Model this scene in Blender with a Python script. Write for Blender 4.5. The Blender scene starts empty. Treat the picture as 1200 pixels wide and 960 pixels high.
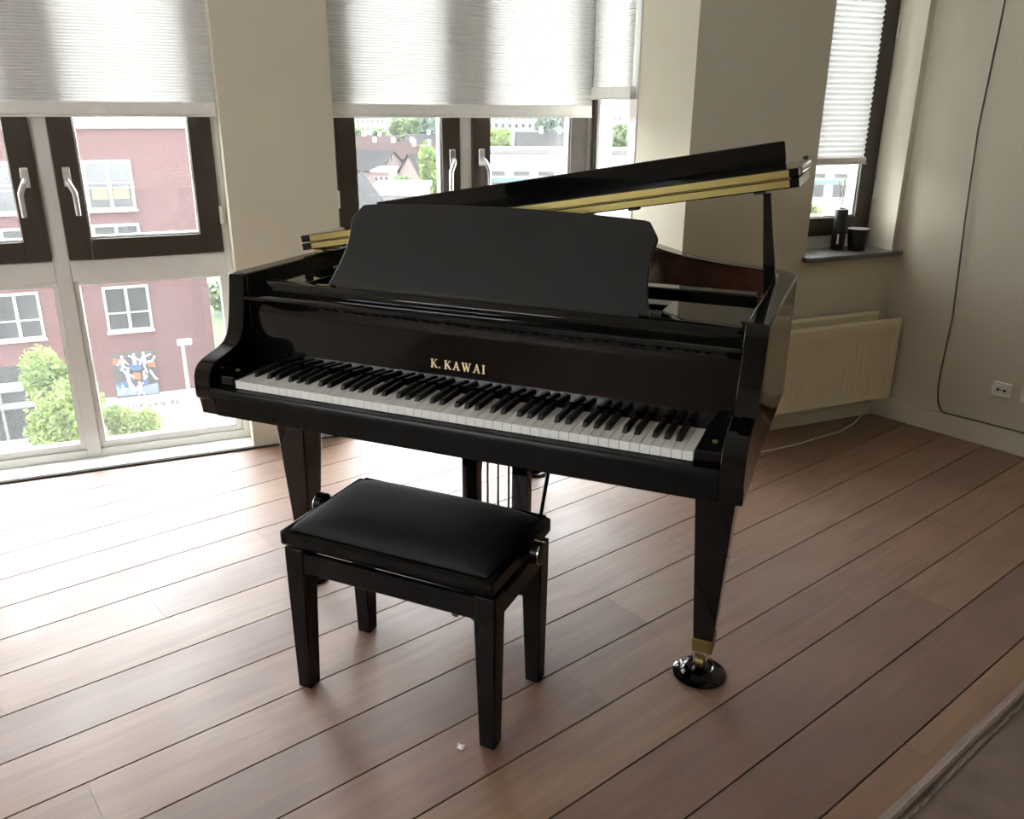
import bpy, bmesh, math, random
from mathutils import Vector, Matrix

rnd = random.Random(7)
SC = bpy.context.scene
COL = SC.collection
PI = math.pi

# ------------------------------------------------------------------ camera, sky, exposure
CAM = Vector((1.5116, -1.6953, 1.4538))
YAW, PITCH, ROLL, FPX = -0.39618, 0.34642, 0.00705, 989.88
_f = Vector((math.sin(YAW) * math.cos(PITCH), math.cos(YAW) * math.cos(PITCH), -math.sin(PITCH)))
_r = Vector((math.cos(YAW), -math.sin(YAW), 0))
_u = _r.cross(_f)
CR = _r * math.cos(ROLL) + _u * math.sin(ROLL)
CU = -_r * math.sin(ROLL) + _u * math.cos(ROLL)
cam_data = bpy.data.cameras.new('camera')
cam_data.sensor_fit = 'HORIZONTAL'
cam_data.sensor_width = 36.0
cam_data.lens = 36.0 * FPX / 1200.0
cam_data.clip_start, cam_data.clip_end = 0.05, 2000
cam = bpy.data.objects.new('camera', cam_data)
COL.objects.link(cam)
M = Matrix.Identity(4)
for i in range(3):
    M[i][0], M[i][1], M[i][2], M[i][3] = CR[i], CU[i], -_f[i], CAM[i]
cam.matrix_world = M
SC.camera = cam

world = bpy.data.worlds.new('overcast_sky')
SC.world = world
world.use_nodes = True
bg = world.node_tree.nodes['Background']
bg.inputs[0].default_value = (0.93, 0.97, 1.0, 1)
bg.inputs[1].default_value = 1.6

SC.view_settings.view_transform = 'Standard'
SC.view_settings.look = 'None'
SC.view_settings.gamma = 1.0
SC.view_settings.use_curve_mapping = False
SC.view_settings.exposure = 3.45
SC.cycles.use_denoising = True
SC.cycles.max_bounces = 12
SC.cycles.diffuse_bounces = 6
SC.cycles.glossy_bounces = 5
SC.cycles.transparent_max_bounces = 12
SC.cycles.sample_clamp_indirect = 6.0

# ------------------------------------------------------------------ frames
FA = math.radians(46.0)                       # direction of the window front
FU = Vector((math.cos(FA), math.sin(FA), 0))
FN = Vector((math.sin(FA), -math.cos(FA), 0))  # into the room
PA = math.radians(61.9)                       # direction of the floor boards
PD = Vector((math.cos(PA), math.sin(PA), 0))
PN = Vector((math.sin(PA), -math.cos(PA), 0))
Zv = Vector((0, 0, 1))

def WID(a, b, c): return Vector((a, b, c))
def WF(s, o, z): return FU * s + FN * o + Zv * z          # window-front frame: along, inwards, up
def WP(s, o, z): return PD * s + PN * o + Zv * z          # floor-board frame
CORNER = WF(3.09, -0.71, 0)
def WR(t, d, z): return CORNER + PN * t - PD * d + Zv * z  # right wall frame: along, into the room, up
HF = Vector((math.sin(YAW), math.cos(YAW), 0))
def WV(x, d, z): return Vector((CAM.x, CAM.y, 0)) + _r * x + HF * d + Zv * z   # far view frame: across, distance, up

def ray(px, py): return CR * ((px - 600) / FPX) + CU * ((480 - py) / FPX) + _f
def far(px, py, d):
    """across, up of the sight line at level distance d"""
    v = ray(px, py); t = d / v.dot(HF)
    return v.dot(_r) * t, CAM.z + v.z * t
def facade_at(px, py, off):
    v = ray(px, py); t = (off - CAM.dot(FN)) / v.dot(FN)
    p = CAM + v * t
    return p.dot(FU), p.z

# ------------------------------------------------------------------ materials
def new_mat(name):
    m = bpy.data.materials.new(name); m.use_nodes = True
    return m, m.node_tree.nodes, m.node_tree.links, m.node_tree.nodes['Principled BSDF']

def mat(name, col, rough=0.5, metal=0.0, coat=0.0, spec=0.5, var=0.0, vscale=8.0, bump=0.0, bscale=200.0, coat_rough=0.03):
    m, N, L, b = new_mat(name)
    b.inputs['Base Color'].default_value = (*col, 1)
    b.inputs['Roughness'].default_value = rough
    b.inputs['Metallic'].default_value = metal
    b.inputs['Coat Weight'].default_value = coat
    b.inputs['Coat Roughness'].default_value = coat_rough
    b.inputs['Specular IOR Level'].default_value = spec
    geo = N.new('ShaderNodeNewGeometry')
    if var > 0:
        n = N.new('ShaderNodeTexNoise'); n.inputs['Scale'].default_value = vscale; n.inputs['Detail'].default_value = 5
        L.new(geo.outputs['Position'], n.inputs['Vector'])
        mp = N.new('ShaderNodeMapRange'); mp.inputs[1].default_value = .3; mp.inputs[2].default_value = .7
        mp.inputs[3].default_value = 1 - var; mp.inputs[4].default_value = 1 + var
        L.new(n.outputs['Fac'], mp.inputs[0])
        mx = N.new('ShaderNodeMix'); mx.data_type = 'RGBA'; mx.blend_type = 'MULTIPLY'; mx.inputs[0].default_value = 1
        mx.inputs[6].default_value = (*col, 1); L.new(mp.outputs[0], mx.inputs[7])
        L.new(mx.outputs[2], b.inputs['Base Color'])
    if bump > 0:
        n2 = N.new('ShaderNodeTexNoise'); n2.inputs['Scale'].default_value = bscale; n2.inputs['Detail'].default_value = 4
        L.new(geo.outputs['Position'], n2.inputs['Vector'])
        bp = N.new('ShaderNodeBump'); bp.inputs['Strength'].default_value = bump; bp.inputs['Distance'].default_value = .002
        L.new(n2.outputs['Fac'], bp.inputs['Height']); L.new(bp.outputs[0], b.inputs['Normal'])
    return m

def wood_floor():
    m, N, L, b = new_mat('floor_wood')
    geo = N.new('ShaderNodeNewGeometry'); oi = N.new('ShaderNodeObjectInfo')
    mp = N.new('ShaderNodeMapping'); mp.vector_type = 'POINT'
    mp.inputs['Rotation'].default_value = (0, 0, -PA)
    L.new(geo.outputs['Position'], mp.inputs['Vector'])
    sc = N.new('ShaderNodeVectorMath'); sc.operation = 'MULTIPLY'; sc.inputs[1].default_value = (1.3, 16, 1)
    L.new(mp.outputs[0], sc.inputs[0])
    w = N.new('ShaderNodeMath'); w.operation = 'MULTIPLY'; w.inputs[1].default_value = 37
    L.new(oi.outputs['Random'], w.inputs[0])
    n = N.new('ShaderNodeTexNoise'); n.noise_dimensions = '4D'; n.inputs['Scale'].default_value = 2.2; n.inputs['Detail'].default_value = 7; n.inputs['Distortion'].default_value = .8
    L.new(sc.outputs[0], n.inputs['Vector']); L.new(w.outputs[0], n.inputs['W'])
    rp = N.new('ShaderNodeValToRGB')
    rp.color_ramp.elements[0].position = .25; rp.color_ramp.elements[0].color = (0.155, 0.066, 0.031, 1)
    rp.color_ramp.elements[1].position = .78; rp.color_ramp.elements[1].color = (0.280, 0.148, 0.078, 1)
    L.new(n.outputs['Fac'], rp.inputs[0])
    # colour of each board
    pr = N.new('ShaderNodeValToRGB'); e = pr.color_ramp.elements
    e[0].position = 0; e[0].color = (.68, .60, .54, 1)
    e[1].position = 1; e[1].color = (1.08, 1.16, 1.05, 1)
    k = pr.color_ramp.elements.new(.5); k.color = (1.0, .92, .88, 1)
    L.new(oi.outputs['Random'], pr.inputs[0])
    mx = N.new('ShaderNodeMix'); mx.data_type = 'RGBA'; mx.blend_type = 'MULTIPLY'; mx.inputs[0].default_value = 1
    L.new(rp.outputs[0], mx.inputs[6]); L.new(pr.outputs[0], mx.inputs[7])
    L.new(mx.outputs[2], b.inputs['Base Color'])
    # worn satin lacquer
    n2 = N.new('ShaderNodeTexNoise'); n2.inputs['Scale'].default_value = 4; n2.inputs['Detail'].default_value = 5
    L.new(geo.outputs['Position'], n2.inputs['Vector'])
    mr = N.new('ShaderNodeMapRange'); mr.inputs[1].default_value = .3; mr.inputs[2].default_value = .7; mr.inputs[3].default_value = .50; mr.inputs[4].default_value = .62
    L.new(n2.outputs['Fac'], mr.inputs[0]); L.new(mr.outputs[0], b.inputs['Roughness']); L.new(mr.outputs[0], b.inputs['Coat Roughness'])
    b.inputs['Specular IOR Level'].default_value = .15
    b.inputs['Coat Weight'].default_value = 1.0; b.inputs['Coat IOR'].default_value = 2.05; b.inputs['Coat Roughness'].default_value = .58
    bp = N.new('ShaderNodeBump'); bp.inputs['Strength'].default_value = .02; bp.inputs['Distance'].default_value = .002
    L.new(n.outputs['Fac'], bp.inputs['Height']); L.new(bp.outputs[0], b.inputs['Normal'])
    return m

def glass_mat(name, tint=(1, 1, 1), refl=1.0, veil=.012):
    m = bpy.data.materials.new(name); m.use_nodes = True
    N, L = m.node_tree.nodes, m.node_tree.links; N.clear()
    o = N.new('ShaderNodeOutputMaterial'); t = N.new('ShaderNodeBsdfTransparent'); g = N.new('ShaderNodeBsdfGlossy')
    t.inputs[0].default_value = (*tint, 1); g.inputs['Roughness'].default_value = .01
    fr = N.new('ShaderNodeLayerWeight'); fr.inputs[0].default_value = .5
    pw = N.new('ShaderNodeMath'); pw.operation = 'POWER'; pw.inputs[1].default_value = 5; L.new(fr.outputs['Facing'], pw.inputs[0])
    mu = N.new('ShaderNodeMath'); mu.operation = 'MULTIPLY_ADD'; mu.inputs[1].default_value = .96 * refl; mu.inputs[2].default_value = .04 * refl; L.new(pw.outputs[0], mu.inputs[0])
    mx = N.new('ShaderNodeMixShader'); L.new(mu.outputs[0], mx.inputs[0]); L.new(t.outputs[0], mx.inputs[1]); L.new(g.outputs[0], mx.inputs[2])
    # pale veil mixed into the panes for the haze of glare and dirty glass
    tr = N.new('ShaderNodeBsdfTranslucent'); tr.inputs[0].default_value = (.95, .96, .95, 1)
    nz = N.new('ShaderNodeTexNoise'); nz.inputs['Scale'].default_value = 3; nz.inputs['Detail'].default_value = 6
    geo = N.new('ShaderNodeNewGeometry'); L.new(geo.outputs['Position'], nz.inputs['Vector'])
    mr = N.new('ShaderNodeMapRange'); mr.inputs[3].default_value = veil * .6; mr.inputs[4].default_value = veil * 1.4; L.new(nz.outputs['Fac'], mr.inputs[0])
    m2 = N.new('ShaderNodeMixShader'); L.new(mr.outputs[0], m2.inputs[0]); L.new(mx.outputs[0], m2.inputs[1]); L.new(tr.outputs[0], m2.inputs[2])
    L.new(m2.outputs[0], o.inputs[0])
    return m

def cloth_translucent(name, col, trans=.6):
    m = bpy.data.materials.new(name); m.use_nodes = True
    N, L = m.node_tree.nodes, m.node_tree.links; N.clear()
    o = N.new('ShaderNodeOutputMaterial'); d = N.new('ShaderNodeBsdfDiffuse'); t = N.new('ShaderNodeBsdfTranslucent')
    d.inputs[0].default_value = (*col, 1); t.inputs[0].default_value = (*[c * .33 for c in col], 1)
    geo = N.new('ShaderNodeNewGeometry')
    nz = N.new('ShaderNodeTexNoise'); nz.inputs['Scale'].default_value = 90; nz.inputs['Detail'].default_value = 3
    L.new(geo.outputs['Position'], nz.inputs['Vector'])
    mr = N.new('ShaderNodeMapRange'); mr.inputs[3].default_value = trans - .08; mr.inputs[4].default_value = trans + .08; L.new(nz.outputs['Fac'], mr.inputs[0])
    mx = N.new('ShaderNodeMixShader'); L.new(mr.outputs[0], mx.inputs[0])
    L.new(d.outputs[0], mx.inputs[1]); L.new(t.outputs[0], mx.inputs[2]); L.new(mx.outputs[0], o.inputs[0])
    return m

def brick_mat(name, c1, c2, mortar, scale=1.0):
    m, N, L, b = new_mat(name)
    geo = N.new('ShaderNodeNewGeometry'); mp = N.new('ShaderNodeMapping'); mp.inputs['Rotation'].default_value = (0, 0, -FA)
    L.new(geo.outputs['Position'], mp.inputs['Vector'])
    sx = N.new('ShaderNodeSeparateXYZ'); L.new(mp.outputs[0], sx.inputs[0])
    cx = N.new('ShaderNodeCombineXYZ'); L.new(sx.outputs[0], cx.inputs[0]); L.new(sx.outputs[2], cx.inputs[1])
    t = N.new('ShaderNodeTexBrick'); t.inputs['Scale'].default_value = 4.5 * scale
    t.inputs['Color1'].default_value = (*c1, 1); t.inputs['Color2'].default_value = (*c2, 1); t.inputs['Mortar'].default_value = (*mortar, 1)
    t.inputs['Mortar Size'].default_value = .018; L.new(cx.outputs[0], t.inputs['Vector'])
    L.new(t.outputs['Color'], b.inputs['Base Color']); b.inputs['Roughness'].default_value = .9
    return m

M_ = {}
M_['floor'] = wood_floor()
M_['gap'] = mat('floor_gap', (.004, .003, .0025), .9, var=.2)
M_['wall'] = mat('beige_wall_paint', (.62, .575, .455), .85, var=.03, vscale=2.5, bump=.15, bscale=160)
M_['ceiling'] = mat('white_ceiling_paint', (.8, .79, .76), .9, var=.02)
M_['white_frame'] = mat('white_window_paint', (.74, .735, .70), .35, var=.02)
M_['dark_frame'] = mat('dark_brown_sash_paint', (.048, .038, .028), .35, var=.1)
M_['gasket'] = mat('black_rubber_gasket', (.02, .02, .02), .6, var=.1)
M_['glass'] = glass_mat('window_glass')
M_['blind'] = cloth_translucent('white_pleated_fabric', (.90, .90, .87), .36)
M_['blind_rail'] = mat('blind_rail_fabric', (.80, .79, .75), .7, var=.04, vscale=30)
M_['alu'] = mat('brushed_aluminium', (.80, .80, .79), .32, metal=1, var=.05, vscale=40)
M_['white_plastic'] = mat('white_plastic', (.76, .76, .72), .4, var=.02)
M_['slate'] = mat('dark_stone_sill', (.12, .115, .11), .35, var=.2, vscale=30)
M_['radiator'] = mat('cream_radiator_enamel', (.74, .66, .48), .4, var=.02)
M_['black_gloss'] = mat('black_polyester_lacquer', (.002, .002, .0022), .05, spec=.42, var=.1)
M_['black_satin'] = mat('black_satin_lacquer', (.005, .005, .0046), .26, spec=.13, var=.15)
M_['desk_black'] = mat('black_matte_desk', (.011, .011, .0105), .42, spec=.4, var=.1)
M_['mahogany'] = mat('mahogany_inner_rim', (.21, .095, .07), .2, coat=.5, var=.3, vscale=14)
M_['brass'] = mat('polished_brass', (.30, .235, .085), .36, metal=1, var=.06, vscale=20)
M_['gold_letter'] = mat('gold_lettering', (.95, .80, .46), .35, metal=.35, var=.05)
M_['plate'] = mat('gold_iron_plate', (.45, .30, .10), .38, metal=.7, var=.1)
M_['string'] = mat('steel_string', (.6, .58, .55), .3, metal=1, var=.1)
M_['soundboard'] = mat('spruce_soundboard', (.42, .26, .12), .4, var=.15, vscale=20)
M_['ivory'] = mat('white_key_plastic', (.80, .79, .75), .22, var=.02, vscale=60)
M_['ebony'] = mat('black_key_plastic', (.008, .008, .008), .4, spec=.25, var=.1)
M_['red_felt'] = mat('red_felt_strip', (.10, .006, .008), .95, var=.15, vscale=300)
M_['velvet'] = mat('black_bench_fabric', (.006, .0065, .008), .7, spec=.25, var=.2, vscale=40, bump=.2, bscale=900)
M_['chrome'] = mat('chrome_caster', (.75, .74, .70), .18, metal=1, var=.05)
M_['line_black'] = mat('black_line', (.015, .013, .012), .5, var=.1)
M_['cord_grey'] = mat('grey_cord', (.10, .095, .08), .5, var=.1)
M_['cord_white'] = mat('white_cord', (.70, .70, .68), .5, var=.05)
M_['vase'] = mat('black_ceramic', (.012, .012, .013), .45, var=.15)
M_['reed'] = mat('rattan_reed', (.33, .25, .15), .8, var=.15, vscale=80)
M_['leather'] = mat('brown_leather', (.20, .145, .12), .42, var=.22, vscale=18, bump=.35, bscale=260)
M_['seam'] = mat('leather_piping', (.26, .20, .17), .4, var=.15, vscale=60)
M_['thread'] = mat('sewing_thread', (.22, .18, .15), .7, var=.1)
M_['paper'] = mat('white_paper_scrap', (.85, .85, .82), .8, var=.05)
M_['rug'] = mat('beige_mat_weave', (.55, .49, .38), .95, var=.12, vscale=60)
# outdoors
M_['pink_brick'] = brick_mat('pink_painted_brick', (0.0554, 0.0244, 0.0231), (0.0521, 0.0227, 0.0218), (0.0496, 0.0239, 0.0227))
M_['concrete'] = mat('light_concrete', (0.0882, 0.0882, 0.0857), .9, var=.06, vscale=1)
M_['white_render'] = mat('white_render', (0.1722, 0.1747, 0.1722), .8, var=.04, vscale=.5)
M_['grey_band'] = mat('weathered_roof_edge', (0.0670, 0.0616, 0.0562), .9, var=.15, vscale=1)
M_['teal'] = mat('teal_painted_band', (0.0294, 0.0670, 0.0629), .6, var=.05, vscale=1)
M_['far_pane'] = mat('far_window_pane', (0.0214, 0.0233, 0.0227), .12, var=.25, vscale=1.2)
M_['far_frame'] = mat('far_white_frame', (0.1680, 0.1680, 0.1638), .6, var=.03)
M_['street'] = mat('pale_street_paving', (0.1134, 0.1134, 0.1117), .9, var=.06, vscale=.4)
M_['grass'] = mat('lawn', (0.0294, 0.0482, 0.0134), .95, var=.25, vscale=2)
M_['tile_red'] = mat('red_brown_roof_tile', (0.0269, 0.0176, 0.0160), .95, spec=.08, var=.12, vscale=1)
M_['tile_grey'] = mat('grey_roof_tile', (0.0168, 0.0165, 0.0164), .95, spec=.08, var=.12, vscale=1)
M_['gable_brick'] = mat('pale_pink_gable_brick', (0.0882, 0.0613, 0.0538), .9, var=.06, vscale=1)
M_['cream_render'] = mat('cream_render', (0.1176, 0.1151, 0.1025), .9, var=.05, vscale=.5)
M_['bark'] = mat('tree_bark', (0.0201, 0.0134, 0.0080), .95, var=.3, vscale=3)
M_['steel_white'] = mat('white_lamp_steel', (0.1848, 0.1848, 0.1806), .5, var=.03)
M_['yellow'] = mat('yellow_chair_shell', (0.1092, 0.0966, 0.0420), .6, var=.1, vscale=2)
M_['mural_bg'] = mat('mural_dark_ground', (0.0227, 0.0214, 0.0207), .8, var=.3, vscale=.9)
M_['mural_blue'] = mat('mural_blue', (0.0101, 0.0378, 0.0840), .7, var=.25, vscale=1.5)
M_['mural_pale'] = mat('mural_pale_blue', (0.0714, 0.0924, 0.1092), .7, var=.15, vscale=1.5)
M_['mural_orange'] = mat('mural_orange', (0.1428, 0.0504, 0.0168), .7, var=.15, vscale=1.5)
M_['mural_white'] = mat('mural_white', (0.2184, 0.2184, 0.2142), .7, var=.05)
M_['sign_text'] = mat('grey_sign_letters', (0.0294, 0.0310, 0.0335), .7, var=.1)

def leaf_mat(name, c1, c2):
    m, N, L, b = new_mat(name)
    geo = N.new('ShaderNodeNewGeometry')
    nz = N.new('ShaderNodeTexNoise'); nz.inputs['Scale'].default_value = .9; nz.inputs['Detail'].default_value = 6
    L.new(geo.outputs['Position'], nz.inputs['Vector'])
    rp = N.new('ShaderNodeValToRGB'); rp.color_ramp.elements[0].position = .35; rp.color_ramp.elements[1].position = .65
    rp.color_ramp.elements[0].color = (*c1, 1); rp.color_ramp.elements[1].color = (*c2, 1)
    L.new(nz.outputs['Fac'], rp.inputs[0]); L.new(rp.outputs[0], b.inputs['Base Color'])
    b.inputs['Roughness'].default_value = .6
    tr = N.new('ShaderNodeBsdfTranslucent'); L.new(rp.outputs[0], tr.inputs[0])
    mx = N.new('ShaderNodeMixShader'); mx.inputs[0].default_value = .4
    L.new(b.outputs[0], mx.inputs[1]); L.new(tr.outputs[0], mx.inputs[2])
    L.new(mx.outputs[0], N['Material Output'].inputs[0])
    return m
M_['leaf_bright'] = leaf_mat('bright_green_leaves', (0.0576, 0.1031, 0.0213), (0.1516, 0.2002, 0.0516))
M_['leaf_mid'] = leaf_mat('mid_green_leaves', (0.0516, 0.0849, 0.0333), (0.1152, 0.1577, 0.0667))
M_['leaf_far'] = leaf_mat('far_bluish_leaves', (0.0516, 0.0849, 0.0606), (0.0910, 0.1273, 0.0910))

# ------------------------------------------------------------------ builders
class B:
    """collects geometry in world coordinates, T maps a local frame into the world"""
    def __init__(s, T=WID): s.v, s.f, s.T = [], [], T
    def add(s, vs, fs):
        o = len(s.v); s.v += [Vector(s.T(*p)) for p in vs]; s.f += [tuple(i + o for i in f) for f in fs]; return s
    def box(s, a0, a1, b0, b1, c0, c1):
        return s.add([(a, b, c) for c in (c0, c1) for b in (b0, b1) for a in (a0, a1)],
                     [(0, 2, 3, 1), (4, 5, 7, 6), (0, 1, 5, 4), (2, 6, 7, 3), (0, 4, 6, 2), (1, 3, 7, 5)])
    def cbox(s, a0, a1, b0, b1, c0, c1, w):
        """box with a chamfered rim all round (24 corners)"""
        vs, fs, idx = [], [], {}
        lim = ((a0, a1), (b0, b1), (c0, c1))
        for sa in (0, 1):
            for sb in (0, 1):
                for sc in (0, 1):
                    sg = (sa, sb, sc)
                    for ax in range(3):
                        p = [lim[i][sg[i]] + (0 if i == ax else (w if sg[i] == 0 else -w)) for i in range(3)]
                        idx[sg, ax] = len(vs); vs.append(tuple(p))
        for ax in range(3):
            o = [i for i in range(3) if i != ax]
            for sd in (0, 1):
                q = []
                for (p, r) in ((0, 0), (1, 0), (1, 1), (0, 1)):
                    sg = [0, 0, 0]; sg[ax] = sd; sg[o[0]] = p; sg[o[1]] = r; q.append(idx[tuple(sg), ax])
                fs.append(tuple(q))
        for ax in range(3):
            o = [i for i in range(3) if i != ax]
            for p in (0, 1):
                for r in (0, 1):
                    g0 = [0, 0, 0]; g0[o[0]] = p; g0[o[1]] = r; g1 = list(g0); g1[ax] = 1
                    g0, g1 = tuple(g0), tuple(g1)
                    fs.append((idx[g0, o[0]], idx[g1, o[0]], idx[g1, o[1]], idx[g0, o[1]]))
        for sa in (0, 1):
            for sb in (0, 1):
                for sc in (0, 1): fs.append(tuple(idx[(sa, sb, sc), ax] for ax in range(3)))
        return s.add(vs, fs)
    def prism(s, poly, lo, hi, axis=2):
        """polygon in the two other axes, swept along axis"""
        n = len(poly)
        def P(p, h):
            if axis == 2: return (p[0], p[1], h)
            if axis == 0: return (h, p[0], p[1])
            return (p[0], h, p[1])
        vs = [P(p, lo) for p in poly] + [P(p, hi) for p in poly]
        fs = [tuple(reversed(range(n))), tuple(range(n, 2 * n))] + [(i, (i + 1) % n, n + (i + 1) % n, n + i) for i in range(n)]
        return s.add(vs, fs)
    def wall_strip(s, poly_o, poly_i, lo, hi):
        """band between two equal-length open outlines"""
        n = len(poly_o)
        vs = [(*p, lo) for p in poly_o] + [(*p, hi) for p in poly_o] + [(*p, lo) for p in poly_i] + [(*p, hi) for p in poly_i]
        fs = []
        for i in range(n - 1):
            fs += [(i, i + 1, n + i + 1, n + i), (2 * n + i, 3 * n + i, 3 * n + i + 1, 2 * n + i + 1),
                   (n + i, n + i + 1, 3 * n + i + 1, 3 * n + i), (i, 2 * n + i, 2 * n + i + 1, i + 1)]
        fs += [(0, n, 3 * n, 2 * n), (n - 1, 3 * n - 1, 4 * n - 1, 2 * n - 1)]
        return s.add(vs, fs)
    def tube(s, pts, r, seg=8, caps=True):
        pts = [Vector(s.T(*p)) for p in pts]; rs = r if isinstance(r, (list, tuple)) else [r] * len(pts)
        o = len(s.v); up = None
        for i, p in enumerate(pts):
            d = (pts[min(i + 1, len(pts) - 1)] - pts[max(i - 1, 0)]).normalized()
            if up is None: up = d.orthogonal().normalized()
            up = (up - d * up.dot(d)).normalized(); sd = d.cross(up)
            for k in range(seg):
                a = 2 * PI * k / seg; s.v.append(p + (up * math.cos(a) + sd * math.sin(a)) * rs[i])
        for i in range(len(pts) - 1):
            for k in range(seg):
                a, b_ = o + i * seg + k, o + i * seg + (k + 1) % seg
                s.f.append((a, b_, b_ + seg, a + seg))
        if caps:
            s.f.append(tuple(o + k for k in reversed(range(seg)))); s.f.append(tuple(o + (len(pts) - 1) * seg + k for k in range(seg)))
        return s
    def lathe(s, prof, c, seg=32, axis=Zv):
        """profile (radius, height) turned about axis through the world point c"""
        axis = Vector(axis).normalized(); a = axis.orthogonal().normalized(); b_ = axis.cross(a); o = len(s.v); n = len(prof)
        c = Vector(c)
        for k in range(seg):
            t = 2 * PI * k / seg; d = a * math.cos(t) + b_ * math.sin(t)
            for (r, h) in prof: s.v.append(c + d * r + axis * h)
        for k in range(seg):
            k2 = (k + 1) % seg
            for i in range(n - 1): s.f.append((o + k * n + i, o + k2 * n + i, o + k2 * n + i + 1, o + k * n + i + 1))
        if prof[0][0] > 1e-6: s.f.append(tuple(o + k * n for k in reversed(range(seg))))
        if prof[-1][0] > 1e-6: s.f.append(tuple(o + k * n + n - 1 for k in range(seg)))
        return s
    def build(s, name, m, parent=None, smooth=False, bevel=0, segs=2):
        org = parent_origin(parent)
        me = bpy.data.meshes.new(name)
        me.from_pydata([tuple(p - org) for p in s.v], [], s.f)
        bm = bmesh.new(); bm.from_mesh(me); bmesh.ops.remove_doubles(bm, verts=bm.verts, dist=1e-6)
        bmesh.ops.recalc_face_normals(bm, faces=bm.faces); bm.to_mesh(me); bm.free()
        me.materials.append(M_[m] if isinstance(m, str) else m)
        if smooth:
            me.shade_smooth(); 
            me.set_sharp_from_angle(angle=math.radians(35))
        ob = bpy.data.objects.new(name, me); COL.objects.link(ob)
        if parent: ob.parent = parent
        if bevel:
            bv = ob.modifiers.new('edge_rounding', 'BEVEL'); bv.width = bevel; bv.segments = segs; bv.limit_method = 'ANGLE'; bv.angle_limit = math.radians(40)
            bv.harden_normals = False
            me.shade_smooth(); me.set_sharp_from_angle(angle=math.radians(50))
        return ob

def parent_origin(p):
    o = Vector((0, 0, 0))
    while p is not None: o += p.location; p = p.parent
    return o

def tag(o, label, cat, group=None, kind=None):
    o['label'] = label; o['category'] = cat
    if group: o['group'] = group
    if kind: o['kind'] = kind
    return o

def thing(name, loc, label, cat, group=None, kind=None):
    o = bpy.data.objects.new(name, None); COL.objects.link(o); o.location = loc; o.empty_display_size = .1
    return tag(o, label, cat, group, kind)

def link_copy(o, name, parent):
    c = o.copy(); c.name = name; COL.objects.link(c); c.parent = parent; return c

def catmull(pts, n=6):
    out = []
    for i in range(len(pts) - 1):
        p0, p1, p2, p3 = pts[max(i - 1, 0)], pts[i], pts[i + 1], pts[min(i + 2, len(pts) - 1)]
        for k in range(n):
            t = k / n
            out.append(tuple(.5 * (2 * b + (c - a) * t + (2 * a - 5 * b + 4 * c - d) * t * t + (-a + 3 * b - 3 * c + d) * t ** 3) for a, b, c, d in zip(p0, p1, p2, p3)))
    out.append(tuple(pts[-1])); return out

def offset_open(pts, d):
    out = []
    for i, p in enumerate(pts):
        a, b = pts[max(i - 1, 0)], pts[min(i + 1, len(pts) - 1)]
        t = Vector((b[0] - a[0], b[1] - a[1])).normalized(); out.append((p[0] - t.y * d, p[1] + t.x * d))
    return out

# ================================================================== THE ROOM
OFF_W = -1.405      # inner face of the window front
OFF_F = -1.53       # front of the window frames
OFF_R = -0.71       # face of the radiator wall
S_RET = 1.88        # side wall of the bay
S_L, OFF_B, H = -3.4, 4.58, 2.62

# ---- floor: dark bed + single boards
ROOM = [(S_L, OFF_W), (S_RET, OFF_W), (S_RET, OFF_R), (3.09, OFF_R), (4.60, OFF_B), (S_L, OFF_B)]
bed = [(S_L - .2, OFF_W - .3), (S_RET, OFF_W - .3), (S_RET, OFF_R - .3), (3.09, OFF_R - .3), (4.60, OFF_B), (S_L - .2, OFF_B)]
fl = B(WF).prism(bed, -.10, -.012).build('floor', 'gap')
tag(fl, 'reddish brown wooden board floor of the room', 'floor', kind='structure')

def clip(poly, nx, ny, c):
    """keep nx*x + ny*y <= c"""
    out = []
    for i, p in enumerate(poly):
        q = poly[(i + 1) % len(poly)]; dp, dq = nx * p[0] + ny * p[1] - c, nx * q[0] + ny * q[1] - c
        if dp <= 0: out.append(p)
        if dp * dq < 0: t = dp / (dp - dq); out.append((p[0] + (q[0] - p[0]) * t, p[1] + (q[1] - p[1]) * t))
    return out

def inset(poly, d):
    n = len(poly); out = []
    for i in range(n):
        a, p, b = Vector(poly[i - 1]), Vector(poly[i]), Vector(poly[(i + 1) % n])
        e1, e2 = (p - a).normalized(), (b - p).normalized()
        n1, n2 = Vector((-e1.y, e1.x)), Vector((-e2.y, e2.x)); k = (n1 + n2) / max(1 + n1.dot(n2), .25)
        out.append((p.x + k.x * d, p.y + k.y * d))
    return out

def pf(s, o):  # board frame -> window-front frame
    w = PD * s + PN * o; return (w.dot(FU), w.dot(FN))

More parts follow.
